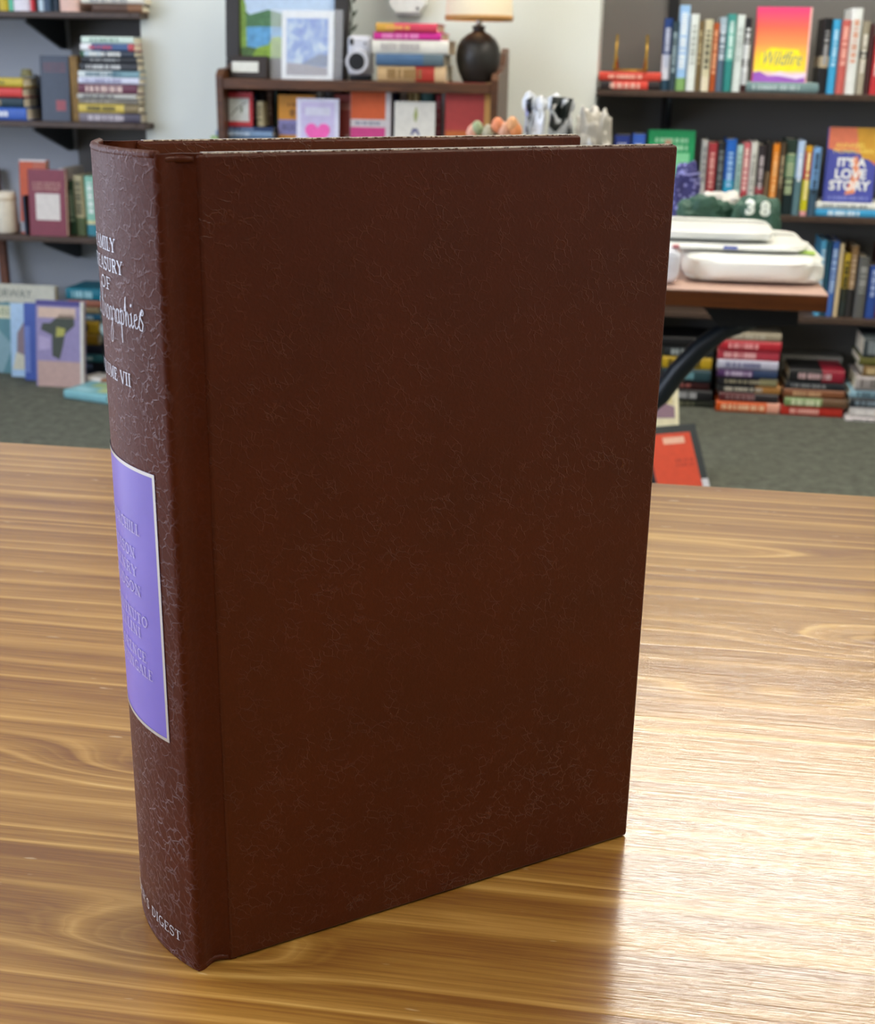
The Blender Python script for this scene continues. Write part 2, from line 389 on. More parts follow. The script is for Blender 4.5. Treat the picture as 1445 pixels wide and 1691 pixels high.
# local axes: x along the cover towards the fore edge, y towards the back cover
def leather(name, rot, dens=480, g0=.44, g1=.60, ro=.32, crease_sheen='8a5a44', spine_only=False):
    n = NT(name); tc = n.new('ShaderNodeTexCoord').outputs['Object']
    wv = n.new('ShaderNodeTexNoise'); n.link(tc, wv.inputs['Vector']); wv.inputs['Scale'].default_value = 300; wv.inputs['Detail'].default_value = 3
    ad = n.new('ShaderNodeVectorMath', operation='MULTIPLY_ADD'); n.link(wv.outputs['Color'], ad.inputs[0]); ad.inputs[1].default_value = (.0034,)*3; n.link(tc, ad.inputs[2])
    mp = n.new('ShaderNodeMapping', vector_type='TEXTURE'); n.link(ad.outputs[0], mp.inputs[0]); mp.inputs['Rotation'].default_value = rot; mp.inputs['Scale'].default_value = (1.9, 1, 1)
    vo = n.new('ShaderNodeTexVoronoi', feature='DISTANCE_TO_EDGE'); n.link(mp.outputs[0], vo.inputs['Vector']); vo.inputs['Scale'].default_value = dens
    line = n.ramp(vo.outputs['Distance'], [(0, 1.), (.025, .7), (.075, 0.)])
    gate = n.ramp(n.noise(tc, 170, 3, .6), [(g0, 0.), (g1, 1.)])
    gate2 = n.ramp(n.noise(tc, 22, 3, .6), [(.35, .25), (.65, 1.)])
    fine = n.noise(tc, 1100, 4, .65); mott = n.noise(tc, 26, 4, .6); peb = n.noise(tc, 420, 3, .6)
    ln = n.m2('MULTIPLY', n.m2('MULTIPLY', line, gate), gate2)
    if spine_only:
        sx3 = n.new('ShaderNodeSeparateXYZ'); n.link(tc, sx3.inputs[0])
        mr = n.new('ShaderNodeMapRange'); n.link(sx3.outputs[0], mr.inputs[0]); mr.inputs[1].default_value = -.0095; mr.inputs[2].default_value = -.0065; mr.inputs[3].default_value = 1; mr.inputs[4].default_value = .08
        ln = n.m2('MULTIPLY', ln, mr.outputs[0])
    base = n.mix(mott, '421803', '592206')
    base = n.mix(n.m2('MULTIPLY', n.m2('SUBTRACT', fine, .35, clamp=True), .7), base, '2b1105')
    scuff = n.ramp(n.noise(tc, 260, 2, .5), [(.80, 0.), (.83, 1.)])
    base = n.mix(n.m2('MULTIPLY', ln, LINEMIX), base, crease_sheen); base = n.mix(n.m2('MULTIPLY', scuff, .3), base, 'a08870')  # creases paled by colour, standing in for the sheen on their ridges
    n.link(base, n.b.inputs['Base Color'])
    n.link(n.m2('SUBTRACT', n.m2('ADD', ro, n.m2('MULTIPLY', fine, .16)), n.m2('MULTIPLY', ln, .18)), n.b.inputs['Roughness'])
    n.b.inputs['Specular IOR Level'].default_value = .2 if spine_only else .3
    n.bump(n.m2('ADD', n.m2('MULTIPLY', ln, .5), n.m2('ADD', n.m2('MULTIPLY', fine, .2), n.m2('MULTIPLY', peb, .25))), .55, .0006); return n.m
LINEMIX = .16
LEA = leather('brown_grained_leather', (0, R(40), 0)); LINEMIX = .32; LEAS = leather('brown_grained_spine', (0, R(50), R(-90)), 430, .30, .50, .40, 'a8979f', True)
SR = .0516; SC0 = BT/2; APEX = -.0138
def arc(s, off=0.):
    th = s/SR; return APEX+SR*(1-math.cos(th))-off*math.cos(th), SC0-SR*math.sin(th)-off*math.sin(th)
SMAX = .0252
NZ = 24
def sheet(name, prof, m, thick_prof, nz=NZ, z0=0., z1=BH, wob=0.):
    """closed profile loop extruded in z with a few rows"""
    loop = prof+thick_prof[::-1]; k = len(loop); vs = []; fs = []
    for i in range(nz+1):
        zz = z0+(z1-z0)*i/nz
        for (a, b) in loop: vs.append((a, b, zz))
    for i in range(nz):
        for j in range(k): q = i*k+j; p = i*k+(j+1) % k; fs.append((q, p, p+k, q+k))
    fs += [list(range(k))[::-1], [nz*k+j for j in range(k)]]
    o = meshobj(name, vs, fs, m, root)
    bm = bmesh.new(); bm.from_mesh(o.data); bmesh.ops.recalc_face_normals(bm, faces=bm.faces); bm.to_mesh(o.data); bm.free()
    return o
# boards
def board(name, y0, y1):
    bm = bmesh.new(); bm_box(bm, (.0012, y0, 0), (BW, y1, BH), .0011, 3)
    o = bmobj(name, bm, LEA, root, True)
    md = o.modifiers.new('wn', 'WEIGHTED_NORMAL'); return o
board('front_cover', 0, .0034); board('back_cover', BT-.0034, BT)
# spine shell with joint grooves on both sides
n_s = 36; outer = []; inner = []
gro = [(.0030, .0004), (.0014, .0006), (.0002, .0011), (-.0012, .0016), (-.0026, .0017), (-.0040, .0012), (-.0052, .0004), (-.0062, -.0001), (-.0071, -.0003)]
outer += gro; inner += [(a+.0003, b+.0016) for a, b in gro]
for i in range(n_s+1):
    s = SMAX-2*SMAX*i/n_s; outer.append(arc(s)); inner.append(arc(s, -.0017))
outer += [(a, BT-b) for a, b in gro[::-1]]; inner += [(a+.0003, BT-b-.0016) for a, b in gro[::-1]]
spine = sheet('spine', outer, LEAS, inner)
for p in spine.data.polygons: p.use_smooth = True
md = spine.modifiers.new('es', 'EDGE_SPLIT'); md.split_angle = R(62)
# bent-in worn corner lips at head and tail of the joint
for zz, nm in ((BH, 'head_fold'), (.0, 'tail_fold')):
    s = -1 if zz > .1 else 1
    bm = bmesh.new()
    pts = [(-.0075, .0004), (-.0056, .0010), (-.0036, .0020), (-.0014, .0018), (.0008, .0007)]
    o = tube(nm, [(a, b, zz+s*.0012) for a, b in pts], [.0006, .0009, .0008, .0009, .0005], LEA, root, 10)
    bm.free()
# rubbed top edges of the boards, paled to paint in the glancing light too
WORN_GLINT = NT('rubbed_glint_edge'); g = WORN_GLINT.new('ShaderNodeTexCoord').outputs['Object']
WORN_GLINT.link(WORN_GLINT.mix(WORN_GLINT.ramp(WORN_GLINT.noise(g, 700, 3, .7), [(.42, 0.), (.58, 1.)]), '5a3c2c', 'd8cabc'), WORN_GLINT.b.inputs['Base Color']); WORN_GLINT.b.inputs['Roughness'].default_value = .25
for y0 in (.0006, BT-.0028): box('worn_glint_edge', (.0030, y0, BH-.0002), (BW-.0015, y0+.0022, BH+.00015), WORN_GLINT.m, root)
# spine turn-in rim at head
rim = [arc(SMAX*.98-2*SMAX*.98*i/24, -.0009) for i in range(25)]
tube('spine_head_rim', [(a, b, BH-.0004) for a, b in rim], .0011, LEAS, root, 8)
tube('spine_tail_rim', [(a, b, .0012) for a, b in rim], .0011, LEAS, root, 8)
# page block with rounded back and hollow fore edge
pg = NT('page_edges'); tc = pg.new('ShaderNodeTexCoord').outputs['Object']; s3 = pg.new('ShaderNodeSeparateXYZ'); pg.link(tc, s3.inputs[0])
pl = pg.noise(pg.xyz(0., pg.m2('MULTIPLY', s3.outputs[1], 3000), pg.m2('MULTIPLY', s3.outputs[2], 8)), 1, 2)
pg.link(pg.mix(pl, 'b9a578', 'e6d8b2'), pg.b.inputs['Base Color']); pg.b.inputs['Roughness'].default_value = .8
lo_ = [(-.0085+.0035*(1-math.cos((i/12*2-1)*1.2)), .0042+(BT-.0084)*i/12) for i in range(13)]
hi_ = [(BW-.0045-.005*math.sin(math.pi*i/12), .0042+(BT-.0084)*i/12) for i in range(13)]
loop = lo_+hi_[::-1]; k = len(loop)
vs = [(a, b, .0035) for a, b in loop]+[(a, b, BH-.0045) for a, b in loop]
fs = [list(range(k))[::-1], list(range(k, 2*k))]+[[i, (i+1) % k, k+(i+1) % k, k+i] for i in range(k)]
meshobj('page_block', vs, fs, pg.m, root)
hb_ = [(-.0060, .006+(BT-.012)*i/10, BH-.0042) for i in range(11)]
tube('headband', hb_, .0012, mat('b89a3c', .6), root, 8)
# purple title panel wrapped on the spine
def wrap(name, s0, s1, z0, z1, m, parent, off, ns=24):
    vs = []; fs = []
    for i in range(ns+1):
        a, b = arc(s0+(s1-s0)*i/ns, off); vs += [(a, b, z0), (a, b, z1)]
    for i in range(ns): fs.append((2*i, 2*i+1, 2*i+3, 2*i+2))
    o = meshobj(name, vs, fs, m, parent, smooth=True)
    return o
PUR = mat('7568c4', .34, vary=.05, spec=.5); SIL = mat('c3c3bd', .32, metal=.55, vary=.05); SILT = mat('c9ccd6', .3, metal=.35, vary=.05)
lab_ = wrap('title_panel', -.0190, .0190, .0665, .1372, PUR, spine, .00012)
bw = .0009
for nm, a in (('panel_border', (-.0190, -.0190+bw, .0665, .1372)), ('panel_border', (.0190-bw, .0190, .0665, .1372)),
              ('panel_border', (-.0190, .0190, .0665, .0665+bw)), ('panel_border', (-.0190, .0190, .1372-bw, .1372))):
    wrap(nm, *a, SIL, spine, .00022)
# --- a narrow book-face with slab serifs, drawn as strokes
def _arc(cx, cy, rx, ry, a0, a1, k=10): return [(cx+rx*math.cos(R(a0+(a1-a0)*i/k)), cy+ry*math.sin(R(a0+(a1-a0)*i/k))) for i in range(k+1)]
TK, TN = .135, .065
def sf(x, y, w=.26): return ([(x-w/2, y), (x+w/2, y)], .06)
GL = {
 'A': (.62, [([(.05, 0), (.31, 1)], TN), ([(.31, 1), (.56, 0)], TK), ([(.15, .34), (.46, .34)], TN), sf(.06, .03, .2), sf(.55, .03, .22)]),
 'B': (.56, [([(.13, 0), (.13, 1)], TK), ([(.1, .97), (.3, .97)]+_arc(.3, .75, .16, .22, 90, -90)+[(.13, .53)], .09), ([(.13, .53), (.32, .53)]+_arc(.32, .28, .18, .25, 90, -90)+[(.08, .03)], .1)]),
 'C': (.56, [(_arc(.32, .5, .25, .47, 45, 315), .11), ([(.52, .68), (.52, .98)], .07)]),
 'D': (.6, [([(.13, 0), (.13, 1)], TK), ([(.05, .97), (.26, .97)]+_arc(.26, .5, .26, .47, 90, -90)+[(.05, .03)], .11)]),
 'E': (.5, [([(.13, 0), (.13, 1)], TK), ([(.03, .97), (.44, .97), (.44, .78)], .07), ([(.13, .52), (.36, .52)], .07), ([(.03, .03), (.46, .03), (.46, .24)], .07)]),
 'F': (.48, [([(.13, 0), (.13, 1)], TK), ([(.03, .97), (.44, .97), (.44, .76)], .07), ([(.13, .5), (.36, .5)], .07), sf(.13, .03, .28)]),
 'G': (.6, [(_arc(.32, .5, .25, .47, 50, 330), .11), ([(.52, .0), (.52, .42)], TK), sf(.5, .42, .24)]),
 'H': (.64, [([(.14, 0), (.14, 1)], TK), ([(.5, 0), (.5, 1)], TK), ([(.14, .5), (.5, .5)], TN)]+[sf(a, b) for a in (.14, .5) for b in (.03, .97)]),
 'I': (.28, [([(.14, 0), (.14, 1)], TK), sf(.14, .03), sf(.14, .97)]),
 'J': (.36, [([(.22, 1), (.22, .18)]+_arc(.12, .15, .1, .12, 0, -150), .11), sf(.22, .97)]),
 'K': (.6, [([(.13, 0), (.13, 1)], TK), ([(.5, 1), (.15, .45)], TN), ([(.22, .55), (.54, 0)], TK), sf(.13, .03), sf(.13, .97), sf(.52, .03, .18), sf(.5, .97, .2)]),
 'L': (.48, [([(.13, 0), (.13, 1)], TK), ([(.03, .03), (.44, .03), (.44, .26)], .07), sf(.13, .97)]),
 'M': (.78, [([(.12, 0), (.12, 1)], TN), ([(.12, 1), (.38, .1)], TK), ([(.38, .1), (.64, 1)], TN), ([(.64, 0), (.64, 1)], TK), sf(.12, .03, .2), sf(.64, .03, .26), sf(.1, .97, .18), sf(.66, .97, .2)]),
 'N': (.64, [([(.13, 0), (.13, 1)], TN), ([(.13, 1), (.5, 0)], TK), ([(.5, 0), (.5, 1)], TN), sf(.13, .03, .22), sf(.5, .97, .22), sf(.1, .97, .16)]),
 'O': (.62, [(_arc(.31, .5, .24, .47, 0, 360, 18), .115)]),
 'R': (.6, [([(.13, 0), (.13, 1)], TK), ([(.05, .97), (.3, .97)]+_arc(.3, .74, .17, .23, 90, -90)+[(.13, .51)], .09), ([(.3, .5), (.52, .03)], TK), sf(.13, .03), sf(.52, .03, .16)]),
 'S': (.5, [(_arc(.25, .74, .17, .23, 20, 250, 10)+_arc(.25, .26, .18, .24, 80, -160, 10), .11), ([(.43, .74), (.43, .96)], .06), ([(.07, .04), (.07, .26)], .06)]),
 'T': (.56, [([(.28, 0), (.28, 1)], TK), ([(.05, .76), (.05, .97), (.51, .97), (.51, .76)], .07), sf(.28, .03, .28)]),
 'U': (.62, [([(.13, 1), (.13, .25)]+_arc(.31, .25, .18, .22, 180, 360)+[(.49, 1)], .1), sf(.13, .97), sf(.49, .97, .22)]),
 'V': (.6, [([(.06, 1), (.3, 0)], TK), ([(.3, 0), (.54, 1)], TN), sf(.07, .97, .22), sf(.54, .97, .2)]),
 'Y': (.6, [([(.06, 1), (.3, .48)], TK), ([(.54, 1), (.3, .48)], TN), ([(.3, .48), (.3, 0)], TK), sf(.07, .97, .22), sf(.54, .97, .2), sf(.3, .03, .26)]),
 "'": (.2, [([(.1, 1), (.08, .78)], .1)]), ' ': (.32, []),
}
# an upright round-hand for the script line (x height .5)
SG = {
 'B': (.66, [([(.2, 1.1), (.14, .2), (.2, .02)], .07), ([(.0, .95), (.2, 1.18), (.42, 1.12), (.46, .9), (.34, .66), (.2, .6)], .045), ([(.2, .6), (.48, .5), (.52, .2), (.36, 0), (.1, .02), (.0, .14)], .06)]),
 'G': (.66, [(_arc(.34, .58, .3, .56, 60, 300, 14), .055), ([(.36, .5), (.58, .48), (.55, -.1), (.4, -.45), (.2, -.4), (.3, -.1), (.6, .14)], .045)]),
 'i': (.24, [([(.02, .42), (.1, .5), (.1, .1), (.16, .0), (.26, .12)], .065), ([(.09, .7), (.13, .8)], .09)]),
 'o': (.36, [(_arc(.17, .25, .13, .25, 0, 360, 14), .055), ([(.26, .42), (.38, .38)], .035)]),
 'g': (.38, [(_arc(.16, .26, .12, .24, 0, 360, 12), .05), ([(.28, .5), (.28, -.4), (.2, -.72), (.08, -.74), (.02, -.5), (.14, -.2), (.38, .12)], .04)]),
 'r': (.3, [([(.02, .4), (.09, .54), (.14, .44), (.24, .46), (.2, .1), (.28, .02)], .055)]),
 'a': (.38, [(_arc(.16, .25, .13, .25, 40, 330, 12), .05), ([(.28, .5), (.28, .08), (.34, .0), (.4, .1)], .06)]),
 'p': (.38, [([(.02, .4), (.1, .56), (.1, -.62)], .06), ([(.1, .1), (.1, .36)]+_arc(.2, .26, .12, .24, 140, -140, 12), .045)]),
 'h': (.4, [([(.02, .5), (.14, 1.0), (.1, .9), (.1, 0)], .055), ([(.1, .3), (.2, .5), (.28, .42), (.28, .08), (.34, 0), (.42, .1)], .055)]),
 'e': (.32, [([(.04, .24), (.24, .34), (.2, .5), (.09, .46), (.05, .22), (.12, .02), (.22, .02), (.34, .14)], .05)]),
 's': (.36, [([(.02, .14), (.16, .6), (.28, .66), (.12, .44), (.28, .2), (.22, -.02), (.08, .0), (.04, .12)], .055), (_arc(.26, .6, .07, .1, 0, 360, 8), .04)]),
 't': (.28, [([(.1, .85), (.1, .1), (.16, 0), (.28, .1)], .06), ([(.0, .56), (.22, .56)], .04)]),
 ' ': (.2, []),
}
def stroke_polys(s, font, gap):
    x = 0; out = []
    for ch in s:
        w, st = font[ch]
        for pts, wd in st: out.append(([(x+p, q) for p, q in pts], wd))
        x += w+gap
    return out, x-gap
def spine_text(s, half, base, cap, m, font=GL, gap=.05, name='lettering', off=.00030, weight=1.0, cent=0.):
    polys, W = stroke_polys(s, font, gap); kx = 2*half/W; vs = []; fs = []
    for pts, wd in polys:
        P = [(cent+(p-W/2)*kx, base+q*cap) for p, q in pts]
        # resample
        Q = [P[0]]
        for a, b in zip(P, P[1:]):
            L = math.hypot(b[0]-a[0], b[1]-a[1]); kk = max(1, int(L/.0008))
            Q += [(a[0]+(b[0]-a[0])*i/kk, a[1]+(b[1]-a[1])*i/kk) for i in range(1, kk+1)]
        hw = wd*weight*cap/2; q0 = len(vs)
        for i, p in enumerate(Q):
            a = Q[max(i-1, 0)]; b = Q[min(i+1, len(Q)-1)]; dx, dy = b[0]-a[0], b[1]-a[1]; L = math.hypot(dx, dy) or 1
            nx, ny = -dy/L*hw, dx/L*hw
            for sg in (1, -1):
                ss, zz = p[0]+sg*nx, p[1]+sg*ny; A, B = arc(ss, off); vs.append((A, B, zz))
        for i in range(len(Q)-1): fs.append((q0+2*i, q0+2*i+1, q0+2*i+3, q0+2*i+2))
    return meshobj(name, vs, fs, m, spine)
SILV = mat('cdd2dc', .35, metal=.25, vary=.05); SILL = mat('b9b4d8', .35, metal=.25, vary=.05)
spine_text('FAMILY', .0080, .1874, .0031, SILV)
spine_text('TREASURY', .0111, .1827, .0031, SILV)
spine_text('OF', .0040, .1783, .0029, SILV)
spine_text('Great Biographies', .0188, .1712, .0068, SILV, SG, .0, weight=.72)
spine_text('VOLUME VII', .0117, .1570, .0031, SILV, gap=.06)
spine_text("READER'S DIGEST", .0192, .0068, .0030, SILV)
for s, half, zb in (('CHURCHILL', .0114, .1198), ('EDISON', .0083, .1130), ('HENRY', .0087, .1082), ('HUDSON', .0102, .1034), ('BENVENUTO', .0125, .0958),
                    ('CELLINI', .0086, .0918), ('FLORENCE', .0109, .0857), ('NIGHTINGALE', .0136, .0816)):
    spine_text(s, half, zb, .0028, SILL, name='panel_lettering', off=.00036, weight=.85)
tag(root, 'large brown leather-bound hardback with purple spine panel standing on the table', 'book')
# ------------------------------------------------------------------ left alcove
SL = 'on the {} left shelf'
upright_row([(-22, -9, -60, '2e5a8a', 'eeeeee', 'blue spined book'), (-9, 8, -55, 'c9b01e', '333333', 'mustard yellow spined book'), (8, 15, -70, '5fc3a0', None, 'slim mint green book'),
  (15, 45, -66, 'e6e2ea', '8888aa', 'thick pale lilac book'), (46, 52, -50, 'd2353f', None, 'thin red book'), (52, 57, -50, '2a2a33', None, 'thin black book'), (57, 68, -58, 'c8dde6', '556677', 'pale ice blue book'),
  (68, 80, -62, '324a63', 'd0d8e0', 'navy spined book'), (80, 91, -52, '20303f', 'c0c8d0', 'dark slate book'), (93, 125, -66, 'e6bfae', '885544', 'thick peach pink book')],
  LY, LZ[0], .17, 'at the top edge, on the top left shelf', 'books on the top left shelf')
flat_stack([(150, 232, 6, '5a4030,8a6040*.4', None, 'brown hardback lying flat'), (132, 236, -4, 'e4dfd2', '999999', 'white book lying flat on brown hardback')],
  LY, LZ[0], .15, 'on the top left shelf', 'stacked books on the top left shelf')
flat_stack([(-70, 41, 177, '7a4a6a*.15,3a62b8', 'e8eef8', 'royal blue book, bottom one'), (-75, 36, 160, '12333f', 'b0a080', 'dark teal book above the blue one'), (-78, 34, 143, 'd43f3a', 'f0c0b0', 'red book'),
  (-76, 36, 128, 'c9b43a', '6a6a30', 'mustard yellow book, topmost')], LY, LZ[1], .10, 'in short stack at left edge', 'books stacked at the left edge')
r = empty('stone_ornament', (ony(42, 127, LY+.05).x, LY+.06, ony(46, 128, LY).z+.001))
hh = .022
lathe('body', [(0, 0), (.020, 0), (.021, hh*.2), (.015, hh*.45), (.016, hh*.8), (.012, hh), (0, hh)], mat('7d7a55', .7), r, 20)
tag(r, 'small olive ornament on top of the mustard yellow book', 'ornament')
fb = face_book('slate blue cover facing out beside the tall book stack', 66, 113, 92, LY+.03, LZ[1], '424c5c', t=.028, tilt=5)
scribble(fb, 'printed_title', .12, .74, .9, .9, 3, mat('7a5a66'), seed=3); face_rect(fb, 'printed_mark', .52, .16, .86, .32, mat('a0565e'))
tag(box('wooden_box', (ony(113, 150, LY).x, LY+.02, LZ[1]+.0006), (ony(126.5, 150, LY).x, LY+.15, ony(120, 92, LY).z), mat('8a6a35', .6, vary=.25), None, .002), 'upright brown wooden slab between slate cover and tall book stack', 'wooden block')
be = empty('bookend', (ony(70, 180, LY+.1).x-.06, LY+.19, LZ[1]+.0006))
prism('plate', [(0, 0), (.10, 0), (.10, .006), (.09, .03), (.03, .12), (.0, .13)], 'y', 0, .003, BLK, be); box('foot', (0, .003, 0), (.10, .09, .002), BLK, be)
tag(be, 'black metal bookend behind the short left stack', 'bookend')
flat_stack([(128, 229, 187, '7d7680,4f4a5a*.5', 'c8c0c8', 'grey purple hardback, bottom one'), (127, 225, 172, 'd8c05a,8a7a55*.3', '6a6030', 'yellow spined book'),
  (128, 226, 164, '8a8478', 'c8c0b0', 'taupe grey book'), (127, 224, 155, 'b9bab4', '777777', 'pale grey book'), (127, 224, 139, '6b3a4c', 'e0c8c0', 'maroon book with pale lettering'),
  (127, 227, 128, 'd7dcee', '9999bb', 'pale lavender book'), (126, 227, 117, 'dfe9e8,7fa5b0*.8', '557788', 'white and teal book'), (129, 224, 104, '3a3d42', 'd0d4d4', 'charcoal book with bold pale lettering'),
  (131, 223, 94, '2c2f33', 'a0a4a4', 'black book with grey lettering'), (132, 220, 84, '3f6a4a*.1,b8ccd4*.5,3c4452', 'e8ece8', 'slate book with green patch'),
  (132, 220, 72, 'eef0f2*.3,4a6694,c0505a*.15', 'c0506a', 'blue book with red marks'), (133, 219, 60, 'd4e8de', '88aa99', 'pale mint book, topmost')],
  LY, LZ[1], .10, 'in the tall left stack', 'books in the tall left stack')
# lowest left shelf
r = empty('cream_jar', (ony(6, 350, LY+.05).x, LY+.06, LZ[2]+.0006))
hz = ony(6, 317, LY+.06).z-LZ[2]
lathe('body', [(0, 0), (.034, 0), (.037, .006), (.037, hz*.94), (.034, hz), (.030, hz), (.030, hz-.01), (0, hz-.01)], mat('e3dccb', .5), r, 28)
lathe('lid_rim', [(.0372, hz*.80), (.039, hz*.82), (.039, hz*.86), (.0372, hz*.88)], mat('cdbfa8', .5), r, 28)
tag(r, 'cream round jar at the left end of the lowest left shelf', 'jar')
tag(box('dark_slab', (ony(29.5, 340, LY).x, LY+.03, LZ[2]+.0006), (ony(33.5, 340, LY).x, LY+.15, ony(32, 325, LY).z), mat('27364a', .5), None, .001), 'slim dark blue booklet between cream jar and orange book', 'booklet')
fb = face_book('orange book leaning behind the maroon one, pale top corner', 30, 74, 264, LY+.05, LZ[2], 'cb5218', t=.022, tilt=7)
face_rect(fb, 'printed_band', .5, .6, 1, .97, mat('c2684e')); face_rect(fb, 'printed_label', 0, .02, .4, .16, mat('a8a8ac')); face_rect(fb, 'printed_border', 0, .97, 1, 1, mat('d8d0cc'))
fb = face_book('maroon book with blank pale square facing out', 46, 107, 280, LY+.012, LZ[2], '7c3040', t=.02, tilt=5)
face_rect(fb, 'printed_square', .19, .24, .84, .64, mat('d8d2cc')); scribble(fb, 'printed_title', .12, .68, .88, .82, 3, mat('b08078'), seed=9)
upright_row([(98, 108, 279, 'dad2cc', None, 'thin white book behind maroon one'), (109, 122, 300, '2c4a34', '8aa088', 'dark green book'), (122, 137, 290, 'b8b08c*.7,5a6a48*.3', '6a6a50', 'tan and olive book'),
  (138, 157, 292, '8fcab4*.75,e0d8a0*.06,3f8fa0*.19', 'eefaf2', 'mint and teal book'), (158, 174, 300, 'a04a3a', 'e8c8a8', 'brick red book half hidden'), (175, 196, 285, '3a4a6a', 'c8c8d8', 'indigo book half hidden')],
  LY+.05, LZ[2], .15, 'on the lowest left shelf', 'books on the lowest left shelf')

# ------------------------------------------------------------------ floor, left
def floor_face(label, xl, xr, yt, yb, Y, bands, t=.018, tilt=10, **k): return face_book(label, xl, xr, yt, Y, 0, bands, t=t, tilt=tilt, **k)
fb = floor_face('large cream book lettered in grey at the back, leaning on wall', -85, 88, 470, 635, 3.92, 'd9d8c6', t=.028, tilt=6)
face_text(fb, 'printed_title', 'NORWAY', .57, .89, .135, mat('6c756c'), sx=.95); face_poly(fb, 'printed_picture', [(0, 0), (1, 0), (1, .72), (.62, .74), (.55, .80), (.45, .76), (0, .74)], mat('8fa09a'))
fb = floor_face('teal book with cream panel at left edge of floor row', -60, 26, 500, 635, 3.84, '5b8c94', t=.016, tilt=8)
face_rect(fb, 'printed_panel', .05, .78, .97, .96, mat('d5d6b8')); face_text(fb, 'printed_title', 'BABE', .66, .87, .15, mat('8a9a7c'))
face_poly(fb, 'printed_shape', [(0, 0), (.7, 0), (.9, .4), (.6, .65), (0, .6)], mat('86a9b2'))
fb = floor_face('pale blue picture book leaning second in floor row', 14, 58, 503, 635, 3.80, 'a9c8e4', t=.014, tilt=8)
face_poly(fb, 'printed_picture', [(.2, .15), (.8, .1), (.9, .7), (.55, .78), (.25, .6)], mat('8d7a80')); face_poly(fb, 'printed_patch', [(.05, .1), (.5, .1), (.5, .3), (.2, .34)], mat('cfcdb8'), 2)
fb = floor_face('bright blue thin book leaning behind the lavender picture book', 36, 62, 502, 635, 3.765, '3d57a6', t=.012, tilt=8)
face_rect(fb, 'printed_band', 0, .1, .35, .7, mat('6b7fc0'))
fb = floor_face('lavender picture book with dark figure, frontmost in floor row', 54, 132, 499, 637, 3.70, '8d83ac', t=.02, tilt=9)
face_rect(fb, 'printed_ground', .03, 0, 1, .3, mat('b69a92')); face_rect(fb, 'printed_title_panel', .05, .80, .84, .92, mat('cdb3a2'))
face_poly(fb, 'printed_figure', [(.34, .36), (.5, .32), (.58, .5), (.62, .62), (.82, .72), (.8, .84), (.5, .84), (.3, .74), (.14, .74), (.1, .66), (.34, .6)], mat('3f463c'))
face_poly(fb, 'printed_sash', [(.42, .58), (.6, .6), (.62, .68), (.44, .70)], mat('a7a552'), 2); face_rect(fb, 'printed_top_stripe', 0, .94, .94, 1, mat('4a4486')); face_rect(fb, 'printed_edge', .94, 0, 1, 1, mat('d8d6cc'), 2)
face_poly(fb, 'printed_cloud', [(.05, .42), (.3, .44), (.3, .56), (.06, .6)], mat('a99cc0'), 1.5)
flat_stack([(110, 172, 612, '1c2436', None, 'navy book, bottom one'), (112, 176, 598, '20232c', '7788aa', 'black book above the navy'), (110, 170, 585, '3c7c86', 'c0d8d8', 'sea green book'), (112, 174, 570, '1d2030', None, 'blue-black book'),
  (112, 160, 552, '5a4a20,a8801e', None, 'amber yellow book'), (110, 162, 530, 'c09a24', '6a5010', 'golden yellow book'), (110, 164, 519, '2c6a8c', 'b8d0dc', 'steel blue book'), (112, 160, 508, '9a8a68', None, 'khaki book'),
  (110, 168, 497, 'a0644e', None, 'rust brown book'), (106, 172, 478, '0f7186', 'a0d0d8', 'deep teal book, topmost')], 3.83, 0, .15, 'in floor stack behind lavender book', 'books in the left floor stack')
def blob(name, dims, m, parent=None, seed=0, amp=.25, freq=2.2, sub=4, power=1., smooth=True, flat=True, loc=(0, 0, 0)):
    bm = bmesh.new(); bmesh.ops.create_icosphere(bm, subdivisions=sub, radius=1)
    off = Vector((seed*3.1, seed*1.7, seed*.9))
    for v in bm.verts:
        p = v.co.copy()
        if power != 1:
            p = Vector([math.copysign(abs(c)**power, c) for c in p])
        f = 1+amp*noise.noise(v.co*freq+off)+amp*.5*noise.noise(v.co*freq*2.7+off)
        p = Vector((p.x*f*dims[0], p.y*f*dims[1], p.z*f*dims[2]))
        if flat: p.z = max(p.z, -dims[2]*.82)
        v.co = p
    zmin = min(v.co.z for v in bm.verts)
    for v in bm.verts: v.co.z -= zmin; v.co += Vector(loc)
    return bmobj(name, bm, m, parent, smooth)
r = empty('black_bag', (ony(205, 600, 3.80).x, 3.81, .0006))
blob('body', (.065, .042, .115), mat('15171a', .28, spec=.6), r, 4, .35, 2.6); blob('folded_top', (.03, .03, .025), mat('9fb6b4', .3), r, 6, .35, 3, 3, loc=(-.03, -.035, .15))
tag(r, 'crumpled black plastic bag beside the floor stack', 'bag')
def booklet(label, c0, c1, z, w, yaw, tilt, t, col, pages='f0ede4'):
    p = onz(c0, c1, z); mw = T3(p.x, p.y, z) @ RZm(R(yaw)) @ RX(R(tilt)) @ FLAT
    return make_book(label, t, w[0], w[1], col, mw, None, pages=pages, name='booklet', letter=False)
bk = booklet('aqua patterned booklet lying on the carpet in front', 178, 668, .0010, (.16, .13), -16, 0, .026, '7db4bc')
for (a, b, c, d_, col) in ((.1, .2, .4, .5, 'b8c68a'), (.5, .15, .9, .4, '9fd0d8'), (.3, .55, .75, .9, 'a9c08a'), (.05, .6, .28, .9, '4f93a0')):
    meshobj('printed_patch', [(.0263, .13*v, .16*u) for u, v in ((a, b), (c, b), (c, d_), (a, d_))], [(0, 1, 2, 3)], mat(col), bk)
